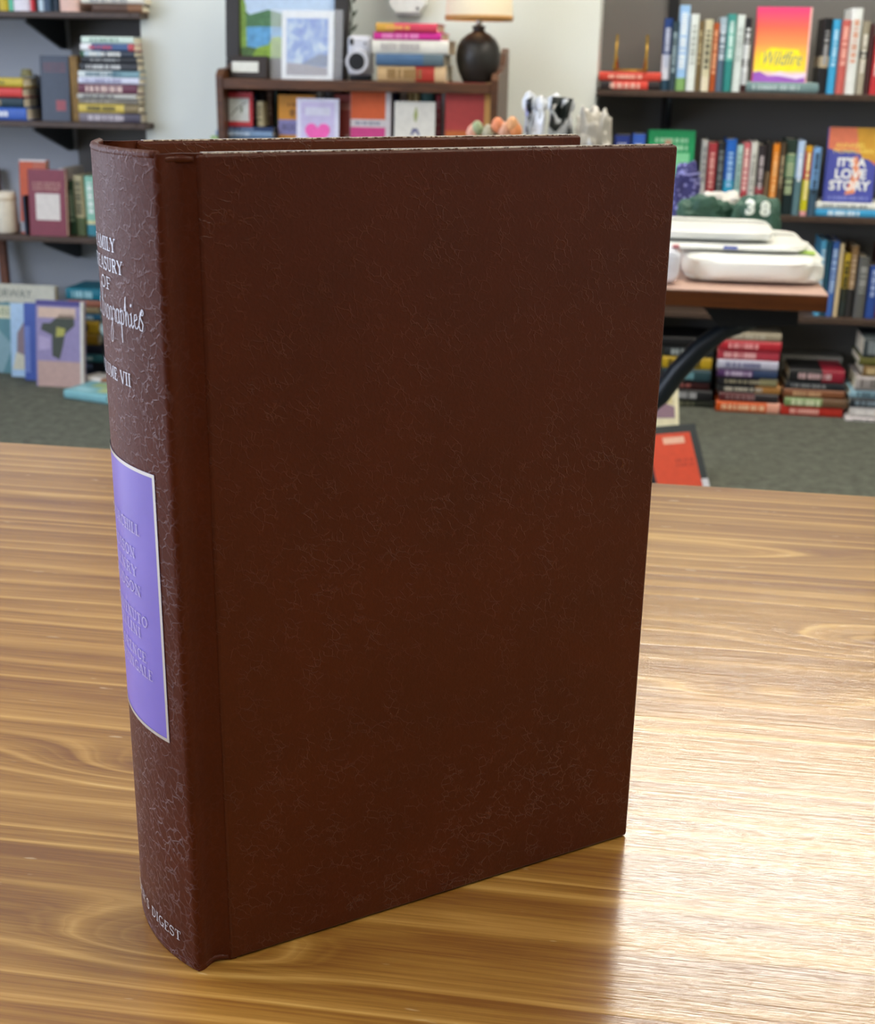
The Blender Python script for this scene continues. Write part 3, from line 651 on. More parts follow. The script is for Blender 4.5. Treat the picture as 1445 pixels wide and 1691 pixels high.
bk = booklet('white and brown notebook lying slanted beside the black bag', 186, 645, .0010, (.12, .06), -24, 0, .03, 'e6e0d6*.6,9a6a48*.4')
# easel leg at the left edge
r = empty('wooden_easel', (-2.085, 3.98, 0)); em = mat('7a3f14', .5, vary=.25)
for dx, lx in ((-.26, -.20), (.035, .005)):
    meshobj('leg', [(lx-.012+dx*.0, .08, .62), (lx+.012, .08, .62), (lx+.012, .1, .62), (lx-.012, .1, .62), (dx*1.4-.012, -.0, .0006), (dx*1.4+.012, 0, .0006), (dx*1.4+.012, .02, .0006), (dx*1.4-.012, .02, .0006)],
            [(0, 1, 2, 3), (7, 6, 5, 4), (0, 4, 5, 1), (1, 5, 6, 2), (2, 6, 7, 3), (3, 7, 4, 0)], em, r)
box('crossbar', (-.30, .012, .12), (.02, .027, .15), em, r, .001)
tag(r, 'brown wooden easel leg showing at left edge behind the cream book', 'easel')

# ------------------------------------------------------------------ right shelves
upright_row([(1094, 1108, 30, '24427e*.5,d8dce6*.35,2a4a5e*.15', 'c0c8dc', 'navy and white paperback'), (1108, 1118, 36, '33464f', '8aa0a8', 'dark slate paperback'), (1119, 1136, 8, '9cc6ee*.85,86b06a*.15', 'e8f4ff', 'tall sky blue book'),
  (1137, 1151, 23, 'e4ebe6', 'b0b8b0', 'tall white book beside sky blue one'), (1151, 1160, 35, '7e6a48', 'c8b890', 'olive brown book'), (1161, 1174, 32, 'd8d0ac*.8,e6dcc0*.2', '44443a', 'cream book with dark line'), (1175, 1185, 38, 'b8592a', 'e8a880', 'rust orange book'),
  (1186, 1198, 28, 'a8bcc8*.2,566e82*.8', 'd0dce4', 'slate blue book'), (1199, 1212, 23, '3f9a92*.15,6cbcb0*.45,2f8a84*.4', 'd8f0ea', 'teal book'), (1213, 1227, 24, 'dfe9e6', 'c0ccc8', 'white book beside teal one'),
  (1228, 1238, 30, '202024*.35,d8dcdc*.2,202024*.1,c8cccc*.25,3a1818*.1', 'e8ecec', 'black and white book')], RY, RZ[0], .17, 'on the top right shelf', 'books on the top right shelf')
wz = flat_stack([(1233, 1355, 136, '6f8a8a', 'b8cccc', 'grey green book lying under the sunset cover')], RY, RZ[0], .15, 'on top right shelf', 'books on the top right shelf')
fb = face_book('pink to yellow sunset cover with script title on top shelf', 1248, 1338, 12, RY+.02, wz, 'd8406a', t=.022, tilt=7)
face_grad(fb, [(0, '8a4fae'), (.05, 'b060b4'), (.1, 'e8c8d8'), (.16, 'f4e03a'), (.34, 'f6c83a'), (.5, 'f79a52'), (.72, 'f26a4e'), (.95, 'ee3f74'), (1, 'ea3a78')])
face_poly(fb, 'printed_hill', [(0, 0), (1, 0), (1, .09), (.8, .05), (.5, .09), (.28, .07), (.12, .14), (0, .12)], mat('9c5cc0'), 2)
face_poly(fb, 'printed_cloud', [(.28, .09), (.5, .14), (.7, .1), (1, .13), (1, .07), (.8, .04), (.5, .08)], mat('e6d4ea'), 3)
face_poly(fb, 'printed_glow', [(.1, .22), (.35, .14), (.75, .15), (.9, .3), (.8, .44), (.3, .46), (.12, .38)], mat('f8e424'), 2)
face_text(fb, 'printed_title', 'Wildfire', .5, .31, .27, mat('7f8a84'), 4, shear=.35, sx=.62)
face_rect(fb, 'printed_spine_edge', .965, 0, 1, 1, mat('e8b8b0'), 3)
upright_row([(1356, 1370, 30, '141416*.5,b8a888*.15,1c1c1e*.35', 'a0a0a0', 'black book right of the sunset cover'), (1371, 1385, 32, '3fa4d4', 'b8e4f8', 'bright blue book'), (1386, 1400, 33, 'c8645c', 'f0b0a0', 'salmon red book'),
  (1401, 1420, 13, 'e4e8e4', 'd89a78', 'thick white book with orange emblem'), (1421, 1433, 35, '9a927c*.4,3a3630*.1,a8a08c*.5', 'e0dcd0', 'grey tan book'), (1434, 1441, 40, '4a2a2a', None, 'dark maroon book'), (1442, 1458, 58, 'c43438', 'f0d0c8', 'red book at the right edge'),
  (1459, 1475, 40, '2a4a6a', 'ffffff', 'blue book past the right edge'), (1476, 1490, 30, 'd8d0b8', '665544', 'ivory book past the right edge')], RY, RZ[0], .17, 'on the top right shelf', 'books on the top right shelf')
rz = flat_stack([(992, 1090, 134, '2a2426*.2,d84a3c*.6,2a2426*.2', 'f0c0b0', 'red book with black ends lying flat, lower one'), (989, 1092, 119, 'cf4636', 'f4b8a4', 'red orange book lying flat, upper one')], RY, RZ[0], .15, 'under the brass easel', 'red books under the easel')
r = empty('book_easel', ((ony(1016, 110, RY).x+ony(1066, 110, RY).x)/2, RY+.05, rz+.0008)); BR = mat('b08a2c', .35, metal=.7)
hw_ = (ony(1066, 110, RY).x-ony(1016, 110, RY).x)/2; eh = ony(1040, 58, RY+.05).z-rz
for s in (-1, 1):
    tube('upright_wire', [(s*hw_, .012, eh), (s*hw_*1.02, 0, eh*.5), (s*hw_*1.06, -.02, .003)], .003, BR, r); tube('foot_wire', [(s*hw_*1.06, -.02, .003), (s*hw_*1.06, -.045, .003), (s*hw_*1.06, -.05, .016)], .003, BR, r)
    tube('back_leg', [(s*hw_*1.02, 0, eh*.5), (s*hw_*.9, .06, .003)], .003, BR, r)
tube('crossbar', [(-hw_*1.06, -.02, .0035), (hw_*1.06, -.02, .0035)], .003, BR, r)
tag(r, 'empty brass wire book easel on the red books', 'book easel')
# second right shelf
upright_row([(1012, 1037, 224, '2c3f8c', 'b8c0e0', 'navy blue book at the left end'), (1041, 1062, 222, '3d66c4', 'd0dcf4', 'cobalt blue book beside navy one')], RY+.02, RZ[1], .15, 'of the middle right shelf', 'books on the middle right shelf')
fb = face_book('emerald green cover facing out left of the book row', 1068, 1145, 215, RY+.03, RZ[1], '1f9a5e', t=.02, tilt=6)
face_rect(fb, 'printed_panel', .08, .3, .9, .72, mat('7fce9a')); scribble(fb, 'printed_title', .15, .74, .85, .92, 2, mat('a0d8b0'), seed=5); face_rect(fb, 'printed_figure', .36, .66, .5, .88, mat('c09a80'), 3)
upright_row([(1156, 1166, 232, 'bcbcb8', '888888', 'grey white book, first in the row'), (1167, 1181, 236, 'a83a40', 'e0a8a0', 'crimson book'), (1182, 1195, 236, '26292b', '70787a', 'black book beside crimson one'), (1196, 1213, 231, '2566c0*.55,2a9cc4*.45', 'a8d0f0', 'blue to cyan book'),
  (1214, 1224, 240, 'b0d0c8', '7a9a94', 'pale aqua book'), (1225, 1236, 236, 'c8646a*.7,a83038*.1,dc9090*.2', 'f0d0c8', 'rose red book'), (1237, 1248, 235, 'd8d8ce', 'a0a098', 'ivory white book'), (1249, 1262, 240, '332c2e*.6,a04048*.1,2a2022*.3', 'c0b4b4', 'black book with red band'),
  (1263, 1272, 236, '26221e*.4,6e5a40*.6', None, 'black and brown book'), (1273, 1284, 238, 'e2861e', 'f6c080', 'bright orange book'), (1285, 1294, 236, '4c3e2c', 'a89878', 'dark brown book'), (1295, 1313, 231, '26382e*.2,4a8468*.3,16282a*.5', 'a8b890', 'dark green fantasy book'),
  (1314, 1326, 233, 'b4ccea*.5,5a7a80*.5', 'e8f0f8', 'pale blue book'), (1327, 1338, 242, 'd8a024*.08,c02a34*.4,ccc41e*.45,e0a0a0*.07', 'f8e8a0', 'red and yellow book'), (1339, 1352, 244, '7aa8d8*.6,3c5668*.4', '20303c', 'light blue book, last in the row')],
  RY, RZ[1], .16, 'on the middle right shelf', 'books on the middle right shelf')
wz = flat_stack([(1345, 1475, 347, '3fa0d0', 'd8ecf6', 'sky blue book lying flat'), (1342, 1478, 336, 'e4e6de', '98a0a0', 'white book on sky blue one')], RY, RZ[1], .15, 'under the blue romance cover', 'books under the blue cover')
fb = face_book('blue and orange cover with big white title on middle shelf', 1366, 1448, 211, RY+.02, wz, '4a52a4', t=.022, tilt=7)
face_poly(fb, 'printed_sky', [(0, .72), (.2, .68), (.5, .7), (.75, .62), (1, .5), (1, 1), (0, 1)], mat('dd7a5a')); face_poly(fb, 'printed_gold', [(.55, 1), (1, 1), (1, .55), (.7, .6), (.6, .8)], mat('d09a34'), 2); face_poly(fb, 'printed_figure', [(.42, .1), (.62, .12), (.7, .4), (.62, .62), (.5, .6), (.55, .4)], mat('e0906a'), 2)
for i, (s_, v_, sz) in enumerate((("IT'S A", .53, .155), ('LOVE', .375, .175), ('STORY', .22, .175))): face_text(fb, 'printed_title', s_, .5, v_, sz, mat('eef0ec'), 4, bold=.0012)
face_text(fb, 'printed_author', 'ANNABEL', .45, .76, .09, mat('f2dc6a'), 4); face_text(fb, 'printed_author', 'MONAGHAN', .52, .685, .09, mat('f2dc6a'), 4)
scribble(fb, 'printed_small_type', .1, .03, .9, .09, 1, mat('8088c8'), seed=8)
# third right shelf
upright_row([(1352, 1361, 398, '5aa8cc', 'd8ecf4', 'pale blue book'), (1362, 1369, 400, '1e4a5c', None, 'dark teal book'), (1370, 1382, 400, '3f66ac', 'a8c0e0', 'royal blue book'), (1383, 1390, 404, 'd2bc90', None, 'thin cream book'),
  (1391, 1402, 420, 'c0a22c*.55,2c3430*.45', '303020', 'yellow and black book'), (1403, 1414, 408, '8a6a44*.6,2e2c2a*.4', 'c8b090', 'brown and black book'), (1415, 1432, 425, '5c5c58', '9a9a94', 'ash grey book'), (1433, 1450, 440, '2c4c94', 'a8b8dc', 'dark blue book at the edge'), (1451, 1468, 410, '7a3a34', 'e0c0b0', 'russet book past the edge')],
  RY+.02, RZ[2], .15, 'on the lowest right shelf', 'books on the lowest right shelf')

# ------------------------------------------------------------------ floor stacks, right
FY = 3.84
flat_stack([(1090, 1178, 662, '26281e', '60604a', 'black olive book, bottom one'), (1092, 1176, 645, '1c1c1e', 'a8a8a8', 'black book with grey lettering'), (1096, 1172, 630, '3a1616', 'a86058', 'dark red book'), (1096, 1174, 610, '1d3c48*.5,28444a', '6a98a0', 'blue green book'),
  (1094, 1176, 590, 'b8981e', '5a4a10', 'yellow book'), (1096, 1178, 574, '20262a', '98a0a0', 'charcoal book'), (1090, 1174, 557, '141416', None, 'black book, topmost')], FY+.03, 0, .16, 'in floor stack behind the black desk leg', 'books in the first floor stack')
flat_stack([(1183, 1288, 665, 'd2571a,e0a088*.25', 'f0c8a0', 'orange book, bottom one'), (1188, 1286, 651, '5a2024*.6,2a2426*.4', '907070', 'maroon book'), (1184, 1290, 638, '242424*.6,a07038*.4', 'b8b0a0', 'black book with tan end'), (1186, 1284, 625, '1d1c22*.7,8a8460*.3', '989078', 'black and khaki book'),
  (1185, 1284, 611, '4e2f5c*.6,2a3c5c*.4', 'b8a8c0', 'dark purple book'), (1185, 1286, 596, 'b4b4c4', '707090', 'pale lilac book'), (1186, 1288, 580, 'b43a48', 'e8b0b0', 'rose red book'), (1190, 1291, 564, 'b02430', 'e8a0a0', 'scarlet book'), (1198, 1291, 551, '958b74', 'b8b09c', 'beige book, topmost')],
  FY, 0, .16, 'in floor stack under the desk bracket', 'books in the second floor stack')
flat_stack([(1290, 1393, 673, 'c03224', 'f0b0a0', 'red paperback, bottom one'), (1296, 1400, 659, '7e9460*.6,6a5038*.4', 'd0d8b0', 'green and brown book'), (1294, 1396, 645, '7a4a2c', 'c09870', 'chestnut brown book'), (1298, 1397, 633, '22262a', '888888', 'black book above the chestnut one'),
  (1304, 1396, 612, '1a1a1c*.6,8c1e30*.4', 'c0a0a0', 'black and crimson book, topmost')], FY-.005, 0, .16, 'in low floor stack at right', 'books in the third floor stack')
flat_stack([(1396, 1500, 692, 'e4dcdc,b04a84*.05', '909090', 'white book, bottom one'), (1404, 1500, 675, 'cdc8c4*.7,c02a54*.3', 'e8e4e0', 'white and raspberry book'), (1404, 1498, 660, '1f262c', '80909a', 'black book'), (1404, 1500, 647, '8fb2c0', '48606a', 'powder blue book'),
  (1414, 1500, 624, 'a8a09c', '706a66', 'grey pink book'), (1426, 1500, 606, '7c6038', 'c8b080', 'ochre brown book'), (1420, 1500, 592, '5c5a28', None, 'olive book'), (1428, 1500, 560, '3c4446', '80888a', 'slate grey book, topmost')], FY-.03, 0, .16, 'in floor stack at the right edge', 'books in the fourth floor stack')
tag(box('grey_box', (ony(1292, 600, 3.95).x, 3.99, .0006), (ony(1395, 600, 3.95).x, 4.085, ony(1340, 588, 3.99).z), mat('8a8a84', .7), None, .003), 'plain grey box standing behind the low floor stack', 'box')
# two books in front, leaning on a small rack
pc = onz(1173, 806, .003); RYAW, RTILT, RH, RW = R(28), R(35), .17, .14
rk = empty('book_rack', (pc.x, pc.y, 0), (0, 0, RYAW))
rs = [(.012, .0006), (.17, .0006), (.17, .02), (.125, .115), (.105, .115), (.022, .004)]
for a_ in (-RW+.02, -.05): prism('side', rs, 'x', a_, a_+.01, BLK, rk)
box('rail', (-RW+.031, .15, .0006), (-.051, .165, .012), BLK, rk)
tag(rk, 'small black rack holding the red cover behind the table edge', 'rack')
mw = T3(pc.x, pc.y, .0012) @ RZm(RYAW) @ RX(-RTILT) @ T3(-RW, .016, 0) @ FACE
fb = make_book('red orange cover with black border leaning on floor rack', .016, RH, RW, '232b2e', mw, letter=False); fb['_h'] = RH; fb['_w'] = RW; fb['_t'] = .016
face_rect(fb, 'printed_panel', 0, .0, .86, .88, mat('c84426')); face_rect(fb, 'printed_strip', .3, .72, .72, .82, mat('dcae98'), 2); scribble(fb, 'printed_small_type', .45, .36, .8, .5, 2, mat('a83420'), 2, 4); face_rect(fb, 'printed_corner', .87, 0, 1, .16, mat('c8c8d0'), 2)
fb = face_book('cream picture book leaning behind the red orange cover', 1060, 1126, 637, 3.50, 0, 'd6cfae', t=.018, tilt=20, yaw=14)
face_poly(fb, 'printed_landscape', [(0, .35), (.9, .35), (.9, .55), (.5, .66), (0, .6)], mat('8a6f7c')); face_poly(fb, 'printed_fan', [(.2, .62), (.86, .6), (.8, .92), (.5, .96)], mat('c8bc8c'), 2); face_rect(fb, 'printed_edge', .92, 0, 1, 1, mat('e4dcb8'), 2)

# ------------------------------------------------------------------ bookcase in front of the white wall
BCY0, BCY1 = 3.53, 3.79; bx0 = ony(357, 150, BCY0).x; bx1 = ony(822, 150, BCY0).x; BZ = .921; BZ2 = .700
n = NT('walnut_stain'); g = n.new('ShaderNodeTexCoord').outputs['Object']; mp = n.new('ShaderNodeMapping'); n.link(g, mp.inputs[0]); mp.inputs['Scale'].default_value = (3, 30, 30)
n.link(n.ramp(n.noise(mp.outputs[0], 4, 4, .6), [(.3, '3a2110'), (.6, '5c371c'), (.8, '744827')]), n.b.inputs['Base Color']); n.b.inputs['Roughness'].default_value = .4; WAL = n.m
bc = empty('bookcase', ((bx0+bx1)/2, BCY0, 0)); bcw = (bx1-bx0)/2; bd = BCY1-BCY0
side = [(0, .0006), (bd, .0006), (bd, 1.005), (bd-.02, 1.01), (bd-.06, .995), (bd-.10, .965), (bd-.15, .95), (.02, .945), (0, .93)]
for s, a in ((-1, -bcw), (1, bcw-.018)): prism('side_panel', side, 'x', a, a+.018, WAL, bc)
for z_, t_ in ((BZ, .026), (BZ2, .02), (.45, .02), (.21, .02), (.06, .02)): box('shelf', (-bcw+.0185, .002, z_-t_), (bcw-.0185, bd-.012, z_), WAL, bc, .002)
box('back_panel', (-bcw+.0185, bd-.011, .04), (bcw-.0185, bd-.002, .92), WAL, bc)
tag(bc, 'brown wooden bookcase with curved sides against the white wall', 'bookcase')
# things on top of the bookcase
def top_px(px, py, Y): return ony(px, py, Y)
FRM = mat('2b2826', .4)
def tilted_frame(name, xl, xr, Y, z, yt, tilt, depth=.02):
    X0, X1 = ony(xl, 100, Y).x, ony(xr, 100, Y).x
    h = (ony((xl+xr)/2, yt, Y+.03).z-z)/math.cos(R(tilt))
    r = empty(name, ((X0+X1)/2, Y, z+.0008), (R(-tilt), 0, 0)); r['_w'] = X1-X0; r['_h'] = h; return r
r = tilted_frame('framed_painting', 372, 574, 3.70, BZ, -105, 5); w, h = r['_w'], r['_h']; bw_ = .040
box('frame_rail', (-w/2, 0, 0), (w/2, .022, bw_+.01), FRM, r, .003); box('frame_rail', (-w/2, 0, h-bw_), (w/2, .022, h), FRM, r, .003)
box('frame_stile', (-w/2, 0, bw_+.0105), (-w/2+bw_, .022, h-bw_-.0005), FRM, r, .003); box('frame_stile', (w/2-bw_, 0, bw_+.0105), (w/2, .022, h-bw_-.0005), FRM, r, .003)
cv = box('canvas', (-w/2+bw_, .010, bw_+.0105), (w/2-bw_, .018, h-bw_), mat('b9cfe6'), r)
def paint(name, pts, col, lay):
    cw, ch = w-2*bw_, h-2*bw_-.0105; x0 = -w/2+bw_; z0 = bw_+.0105
    meshobj(name, [(x0+u*cw, .010-.0003*lay, z0+v*ch) for u, v in pts], [list(range(len(pts)))], mat(col, .6, vary=.2), cv)
paint('painted_far_trees', [(0, .30), (1, .30), (1, .43), (.7, .44), (.5, .42), (.3, .47), (.1, .42), (0, .5)], '4f7a54', 1)
paint('painted_lake', [(0, .0), (1, .0), (1, .30), (.2, .31), (0, .30)], '5f9ecb', 2)
paint('painted_bank', [(0, 0), (1, 0), (1, .08), (.6, .12), (.2, .1), (0, .13)], '4c6a3a', 3)
paint('painted_tree', [(.12, .02), (.62, .02), (.56, .12), (.46, .17), (.42, .22), (.34, .21), (.3, .14), (.18, .11)], '86a83c', 4)
paint('painted_branch', [(0, .1), (.07, .12), (.06, .5), (.03, .6), (0, .62)], '7fa24a', 4)
tag(r, 'black framed lake painting leaning on the bookcase top', 'painting')
pX = ony(411, 110, 3.585).x
r = empty('name_plaque', (pX, 3.58, BZ+.0008), (R(-8), 0, 0)); ph_ = ony(411, 92, 3.59).z-BZ; pw = ony(441, 110, 3.585).x-ony(381, 110, 3.585).x
box('stand', (-pw/2, 0, 0), (pw/2, .02, ph_), mat('2a201a', .4), r, .002); box('card', (-pw/2+.004, -.0012, .016), (pw/2-.024, -.0002, ph_-.016), mat('dcdfd6'), r)
tag(r, 'dark plaque with blank white card in front of the painting', 'plaque')
r = tilted_frame('art_print', 464, 549, 3.60, BZ, 19, 7); w, h = r['_w'], r['_h']
box('mount', (-w/2, 0, 0), (w/2, .003, h), mat('e8eef0', .5), r)
sky = NT('printed_cloudy_sky'); g = sky.new('ShaderNodeTexCoord').outputs['Object']
sky.link(sky.ramp(sky.noise(g, 32, 4, .6, .6), [(.34, '3f74cc'), (.5, '6f9cd8'), (.62, 'b4cfe6'), (.72, 'e0eaea')]), sky.b.inputs['Base Color']); sky.b.inputs['Roughness'].default_value = .4
pic = box('picture', (-w/2+.014, -.0006, .010), (w/2-.014, -.0001, h-.018), sky.m, r)
def pp(name, pts, col, lay):
    cw, ch = w-.028, h-.028; meshobj(name, [(-w/2+.014+u*cw, -.0006-.0003*lay, .010+v*ch) for u, v in pts], [list(range(len(pts)))], mat(col, .5, vary=.15), pic)
pp('painted_shore', [(0, 0), (1, 0), (1, .14), (.4, .2), (0, .22)], '8c8b94', 1); pp('painted_hills', [(.35, .2), (1, .16), (1, .36), (.8, .38), (.62, .30)], '4a6890', 2)
gs = NT('clear_sleeve'); gs.b.inputs['Base Color'].default_value = (.95, .97, 1, 1); gs.b.inputs['Roughness'].default_value = .12; gs.b.inputs['Alpha'].default_value = .16
sl = box('clear_sleeve', (-w/2-.030, -.0022, 0), (w/2+.026, -.0018, h+.004), gs.m, r)
tag(r, 'blue sky art print with white border in clear sleeve', 'art print')
# instant camera, standing on its side
r = empty('instant_camera', ((ony(573, 90, 3.6).x+ony(613, 90, 3.6).x)/2, 3.60, BZ+.0008)); cw = ony(613, 90, 3.6).x-ony(573, 90, 3.6).x; ch = ony(593, 59, 3.6).z-BZ
wm = mat('c9cbd2', .35); bm = bmesh.new(); bm_box(bm, (-cw/2, 0, .012), (cw/2, .045, ch), .012, 3); bmobj('body', bm, wm, r, False)
o = box('grip', (-cw/2+.004, .006, 0), (cw/2-.004, .04, .014), BLK, r, .004)
def cyl_y(name, cx, cz, y0, y1, r0, r1, m, parent, seg=24):
    vs = []; fs = []
    for y_, rr in ((y0, r0), (y1, r1)):
        for k_ in range(seg): a = 2*math.pi*k_/seg; vs.append((cx+rr*math.cos(a), y_, cz+rr*math.sin(a)))
    for k_ in range(seg): fs.append((k_, (k_+1) % seg, seg+(k_+1) % seg, seg+k_))
    fs += [list(range(seg)), list(range(seg, 2*seg))[::-1]]
    return meshobj(name, vs, fs, m, parent)
lz = ch*.42
cyl_y('lens_barrel', 0, lz, -.03, .002, cw*.46, cw*.5, wm, r); cyl_y('lens', 0, lz, -.0315, -.03, cw*.33, cw*.33, BLK, r)
box('viewfinder', (-cw/2+.008, -.003, ch-.024), (-cw/2+.018, .001, ch-.008), BLK, r, .001); cyl_y('shutter_button', cw*.25, ch*.82, -.003, .001, .004, .004, mat('8a8a90', .3), r)
tag(r, 'pale grey instant camera with black lens beside the book stack', 'camera')
r = empty('dried_sprig', (ony(580, 110, 3.74).x, 3.74, BZ+.0008)); gm = mat('3c4a38', .7)
tube('stem', [(0, 0, 0), (-.005, 0, .08), (.004, 0, .17), (-.01, 0, .24)], .0022, gm, r, 6)
for k_ in range(9):
    zz = .07+.018*k_; s = 1 if k_ % 2 else -1; meshobj('leaf', [(0, 0, zz), (s*.012, -.004, zz+.006), (s*.020, -.002, zz+.022), (s*.006, .003, zz+.016)], [(0, 1, 2, 3)], gm, r)
tag(r, 'dark green sprig rising behind the instant camera', 'sprig')
tz = flat_stack([(622, 735, 109, 'c8a878*.56,b03428*.28,d2b488*.16', '907040', 'tan cloth book with red spine label, bottom one'), (620, 732, 89, '4a6a8c*.7,5a6c74*.3', None, 'blue grey cloth book'), (614, 740, 66, 'e4e2d6', 'b8b4b0', 'thick white hardback'),
  (616, 728, 53, 'd42a92', 'f090c8', 'magenta book'), (620, 721, 38, 'd0a040*.3,d6445c*.7', 'f0b060', 'red and gold book, topmost')], 3.56, BZ, .15, 'in stack on the bookcase', 'books stacked on the bookcase')
# lamp
r = empty('table_lamp', (ony(789, 120, 3.66).x, 3.66, BZ+.0008)); pm = 3.66/2143*1.05
lh = ony(789, 43, 3.66).z-BZ; k_ = lh
lathe('base', [(0, 0), (.038, 0), (.042, .005), (.052, k_*.18), (.059, k_*.36), (.060, k_*.50), (.056, k_*.64), (.046, k_*.76), (.030, k_*.85), (.018, k_*.89), (.015, k_*.93), (.019, k_*.985), (.015, k_), (0, k_)], mat('2a2824', .42, spec=.5), r, 40)
lathe('socket', [(.008, lh), (.009, lh+.004), (.009, lh+.028), (.006, lh+.034), (0, lh+.034)], mat('c8c8c0', .25, metal=.8), r, 16)
z1 = ony(789, 29, 3.66).z-BZ
shm = NT('linen_shade'); g = shm.new('ShaderNodeTexCoord').outputs['Object']; shm.link(shm.mix(shm.noise(g, 300, 2), 'e8d8b8', 'f4e8cc'), shm.b.inputs['Base Color']); shm.b.inputs['Roughness'].default_value = .8
shm.b.inputs['Transmission Weight'].default_value = .0; shm.b.inputs['Subsurface Weight'].default_value = .0
lathe('shade', [(.0900, z1), (.078, z1+.19), (.0765, z1+.19), (.0885, z1)], shm.m, r, 40)
lathe('shade_trim', [(.0870, z1-.009), (.0895, z1-.009), (.0915, z1-.002), (.0908, z1+.004), (.0882, z1+.004)], mat('b88a50', .6), r, 40)
lathe('shade_lining', [(.0880, z1+.001), (.0760, z1+.188)], mat('c48a4a', .7), r, 40)
for a in range(3): t_ = a*2.094; tube('spider_arm', [(0, 0, z1+.03), (.087*math.cos(t_), .087*math.sin(t_), z1+.012)], .0015, mat('c8c8c0', .25, metal=.8), r, 6)
bl = lathe('bulb', [(.012, lh+.034), (.014, lh+.045), (.028, lh+.075), (.030, lh+.09), (.022, lh+.11), (0, lh+.118)], mat('ffe2b0', .4, vary=0, emit=2.5), r, 20)
tag(r, 'dark round pottery lamp with cream drum shade on bookcase', 'lamp')
# white fitting on the wall
r = empty('wall_fitting', (ony(677, 10, BY).x, BY, ony(677, 26, BY).z)); wp = mat('e8ebe6', .35)
prism('housing', [(-.052, .075), (-.05, .03), (-.034, .008), (.034, .008), (.05, .03), (.052, .075), (.045, .15), (-.045, .15)], 'y', -.045, -.001, wp, r)
prism('lower_lip', [(-.036, .0), (.036, .0), (.034, .0075), (-.034, .0075)], 'y', -.04, -.001, mat('b8b8b6', .4), r); cyl_y('indicator', .030, .018, -.047, -.0452, .004, .004, BLK, r, 12)
tag(r, 'white plastic fitting on the wall above the book stack', 'wall fitting')

# ------------------------------------------------------------------ bookcase, second shelf
FY2 = BCY0+.005
zs2 = flat_stack([(346, 450, 226, '9ec07c*.2,6c8cb0*.8', 'c0d0e0', 'blue grey book lying flat, lower one'), (356, 449, 216, '7f9cbc', 'c8d8e8', 'pale blue book lying flat, middle one'), (366, 449, 210, '2e4470', '8aa0c8', 'navy book lying flat, upper one')], FY2+.03, BZ2, .14, 'on bookcase under the red card', 'flat books in the bookcase', pages='dfe6ea')
upright_row([(357, 366, 149, 'c2b590', '8a8060', 'cream spined book'), (367, 373, 152, '5a3a5c', None, 'thin purple book'), (374, 414, 158, '6a5a58', None, 'grey brown book hidden behind the red card'), (416, 424, 155, '2a3c66', 'a0b0d0', 'navy book'), (425, 436, 154, '302c34', None, 'black book behind ivory one'), (437, 447, 149, '7a5a52', 'c0a8a0', 'brown mauve book')],
  FY2+.10, zs2+.0008, .10, 'at left in the bookcase', 'books in the bookcase')
upright_row([(421, 433, 168, 'd2c8a0', '9a9070', 'short ivory book standing on the flat books')], FY2+.045, zs2+.0008, .05, 'in bookcase', 'books in the bookcase')
r = empty('picture_card', ((ony(369, 180, FY2+.03).x+ony(415, 180, FY2+.03).x)/2, FY2+.038, zs2+.001), (R(-5), 0, 0)); w = ony(415, 180, FY2+.03).x-ony(369, 180, FY2+.03).x; h = ony(392, 152, FY2+.04).z-zs2
for lo, hi in (((-w/2, 0, 0), (w/2, .008, .013)), ((-w/2, 0, h-.016), (w/2, .008, h)), ((-w/2, 0, .0132), (-w/2+.010, .008, h-.0162)), ((w/2-.010, 0, .0132), (w/2, .008, h-.0162))): box('frame_side', lo, hi, mat('c8323a', .4), r, .001)
c_ = box('picture', (-w/2+.010, .003, .0132), (w/2-.010, .006, h-.0162), mat('e6ece8'), r)
tube('painted_twig', [(-w*.3, .0028, h*.3), (-w*.1, .0028, h*.5), (w*.12, .0028, h*.64), (w*.28, .0028, h*.72)], .0012, mat('4a5248'), c_, 5)
meshobj('painted_leaf', [(w*.08, .0026, h*.6), (w*.14, .0026, h*.52), (w*.1, .0026, h*.36), (w*.05, .0026, h*.46)], [(0, 1, 2, 3)], mat('6a7a5a'), c_)
tag(r, 'small red framed twig picture on the flat blue books', 'picture')
upright_row([(451, 457, 148, '2c4438', None, 'thin dark green book left of orange cover'), (522, 533, 153, 'b8b4a0', '777766', 'grey cream book behind heart card'), (534, 552, 152, '4a4440', None, 'dark brown book behind heart card'), (647, 653, 147, '262c5c', None, 'navy book beside the pink and orange cover'),
  (658, 669, 150, 'd8d0cc', None, 'white book above the plant card'), (670, 681, 150, 'd2b878', None, 'honey yellow book above the plant card'), (682, 691, 149, 'c8b070', None, 'mustard book above the plant card'), (692, 714, 150, '4a7a74', None, 'teal book above the plant card'),
  (718, 727, 157, 'b83038', 'e0a0a0', 'red book right of the plant card'), (728, 735, 150, 'a09a94', None, 'thin grey book')], FY2+.10, BZ2, .11, 'in the bookcase', 'books in the bookcase')
fb = face_book('orange cover with lilac band behind the heart card', 459, 519, 157, FY2+.055, BZ2, 'd8922a', t=.02, tilt=4)
face_rect(fb, 'printed_band', 0, .42, 1, .64, mat('8a86b8')); face_text(fb, 'printed_title', 'BOOK', .4, .53, .12, mat('4a4858'), 3); scribble(fb, 'printed_small_type', .25, .82, .8, .9, 1, mat('a86a1a'), seed=12); face_poly(fb, 'printed_emblem', [(.32, .70), (.42, .68), (.48, .76), (.4, .80), (.3, .77)], mat('9a6420'), 2)
fb = face_book('white card with pink heart on lilac ground', 489, 558, 163, FY2+.012, BZ2, 'dcdcf0', t=.006, tilt=5, name='heart_card')
fb['category'] = 'card'
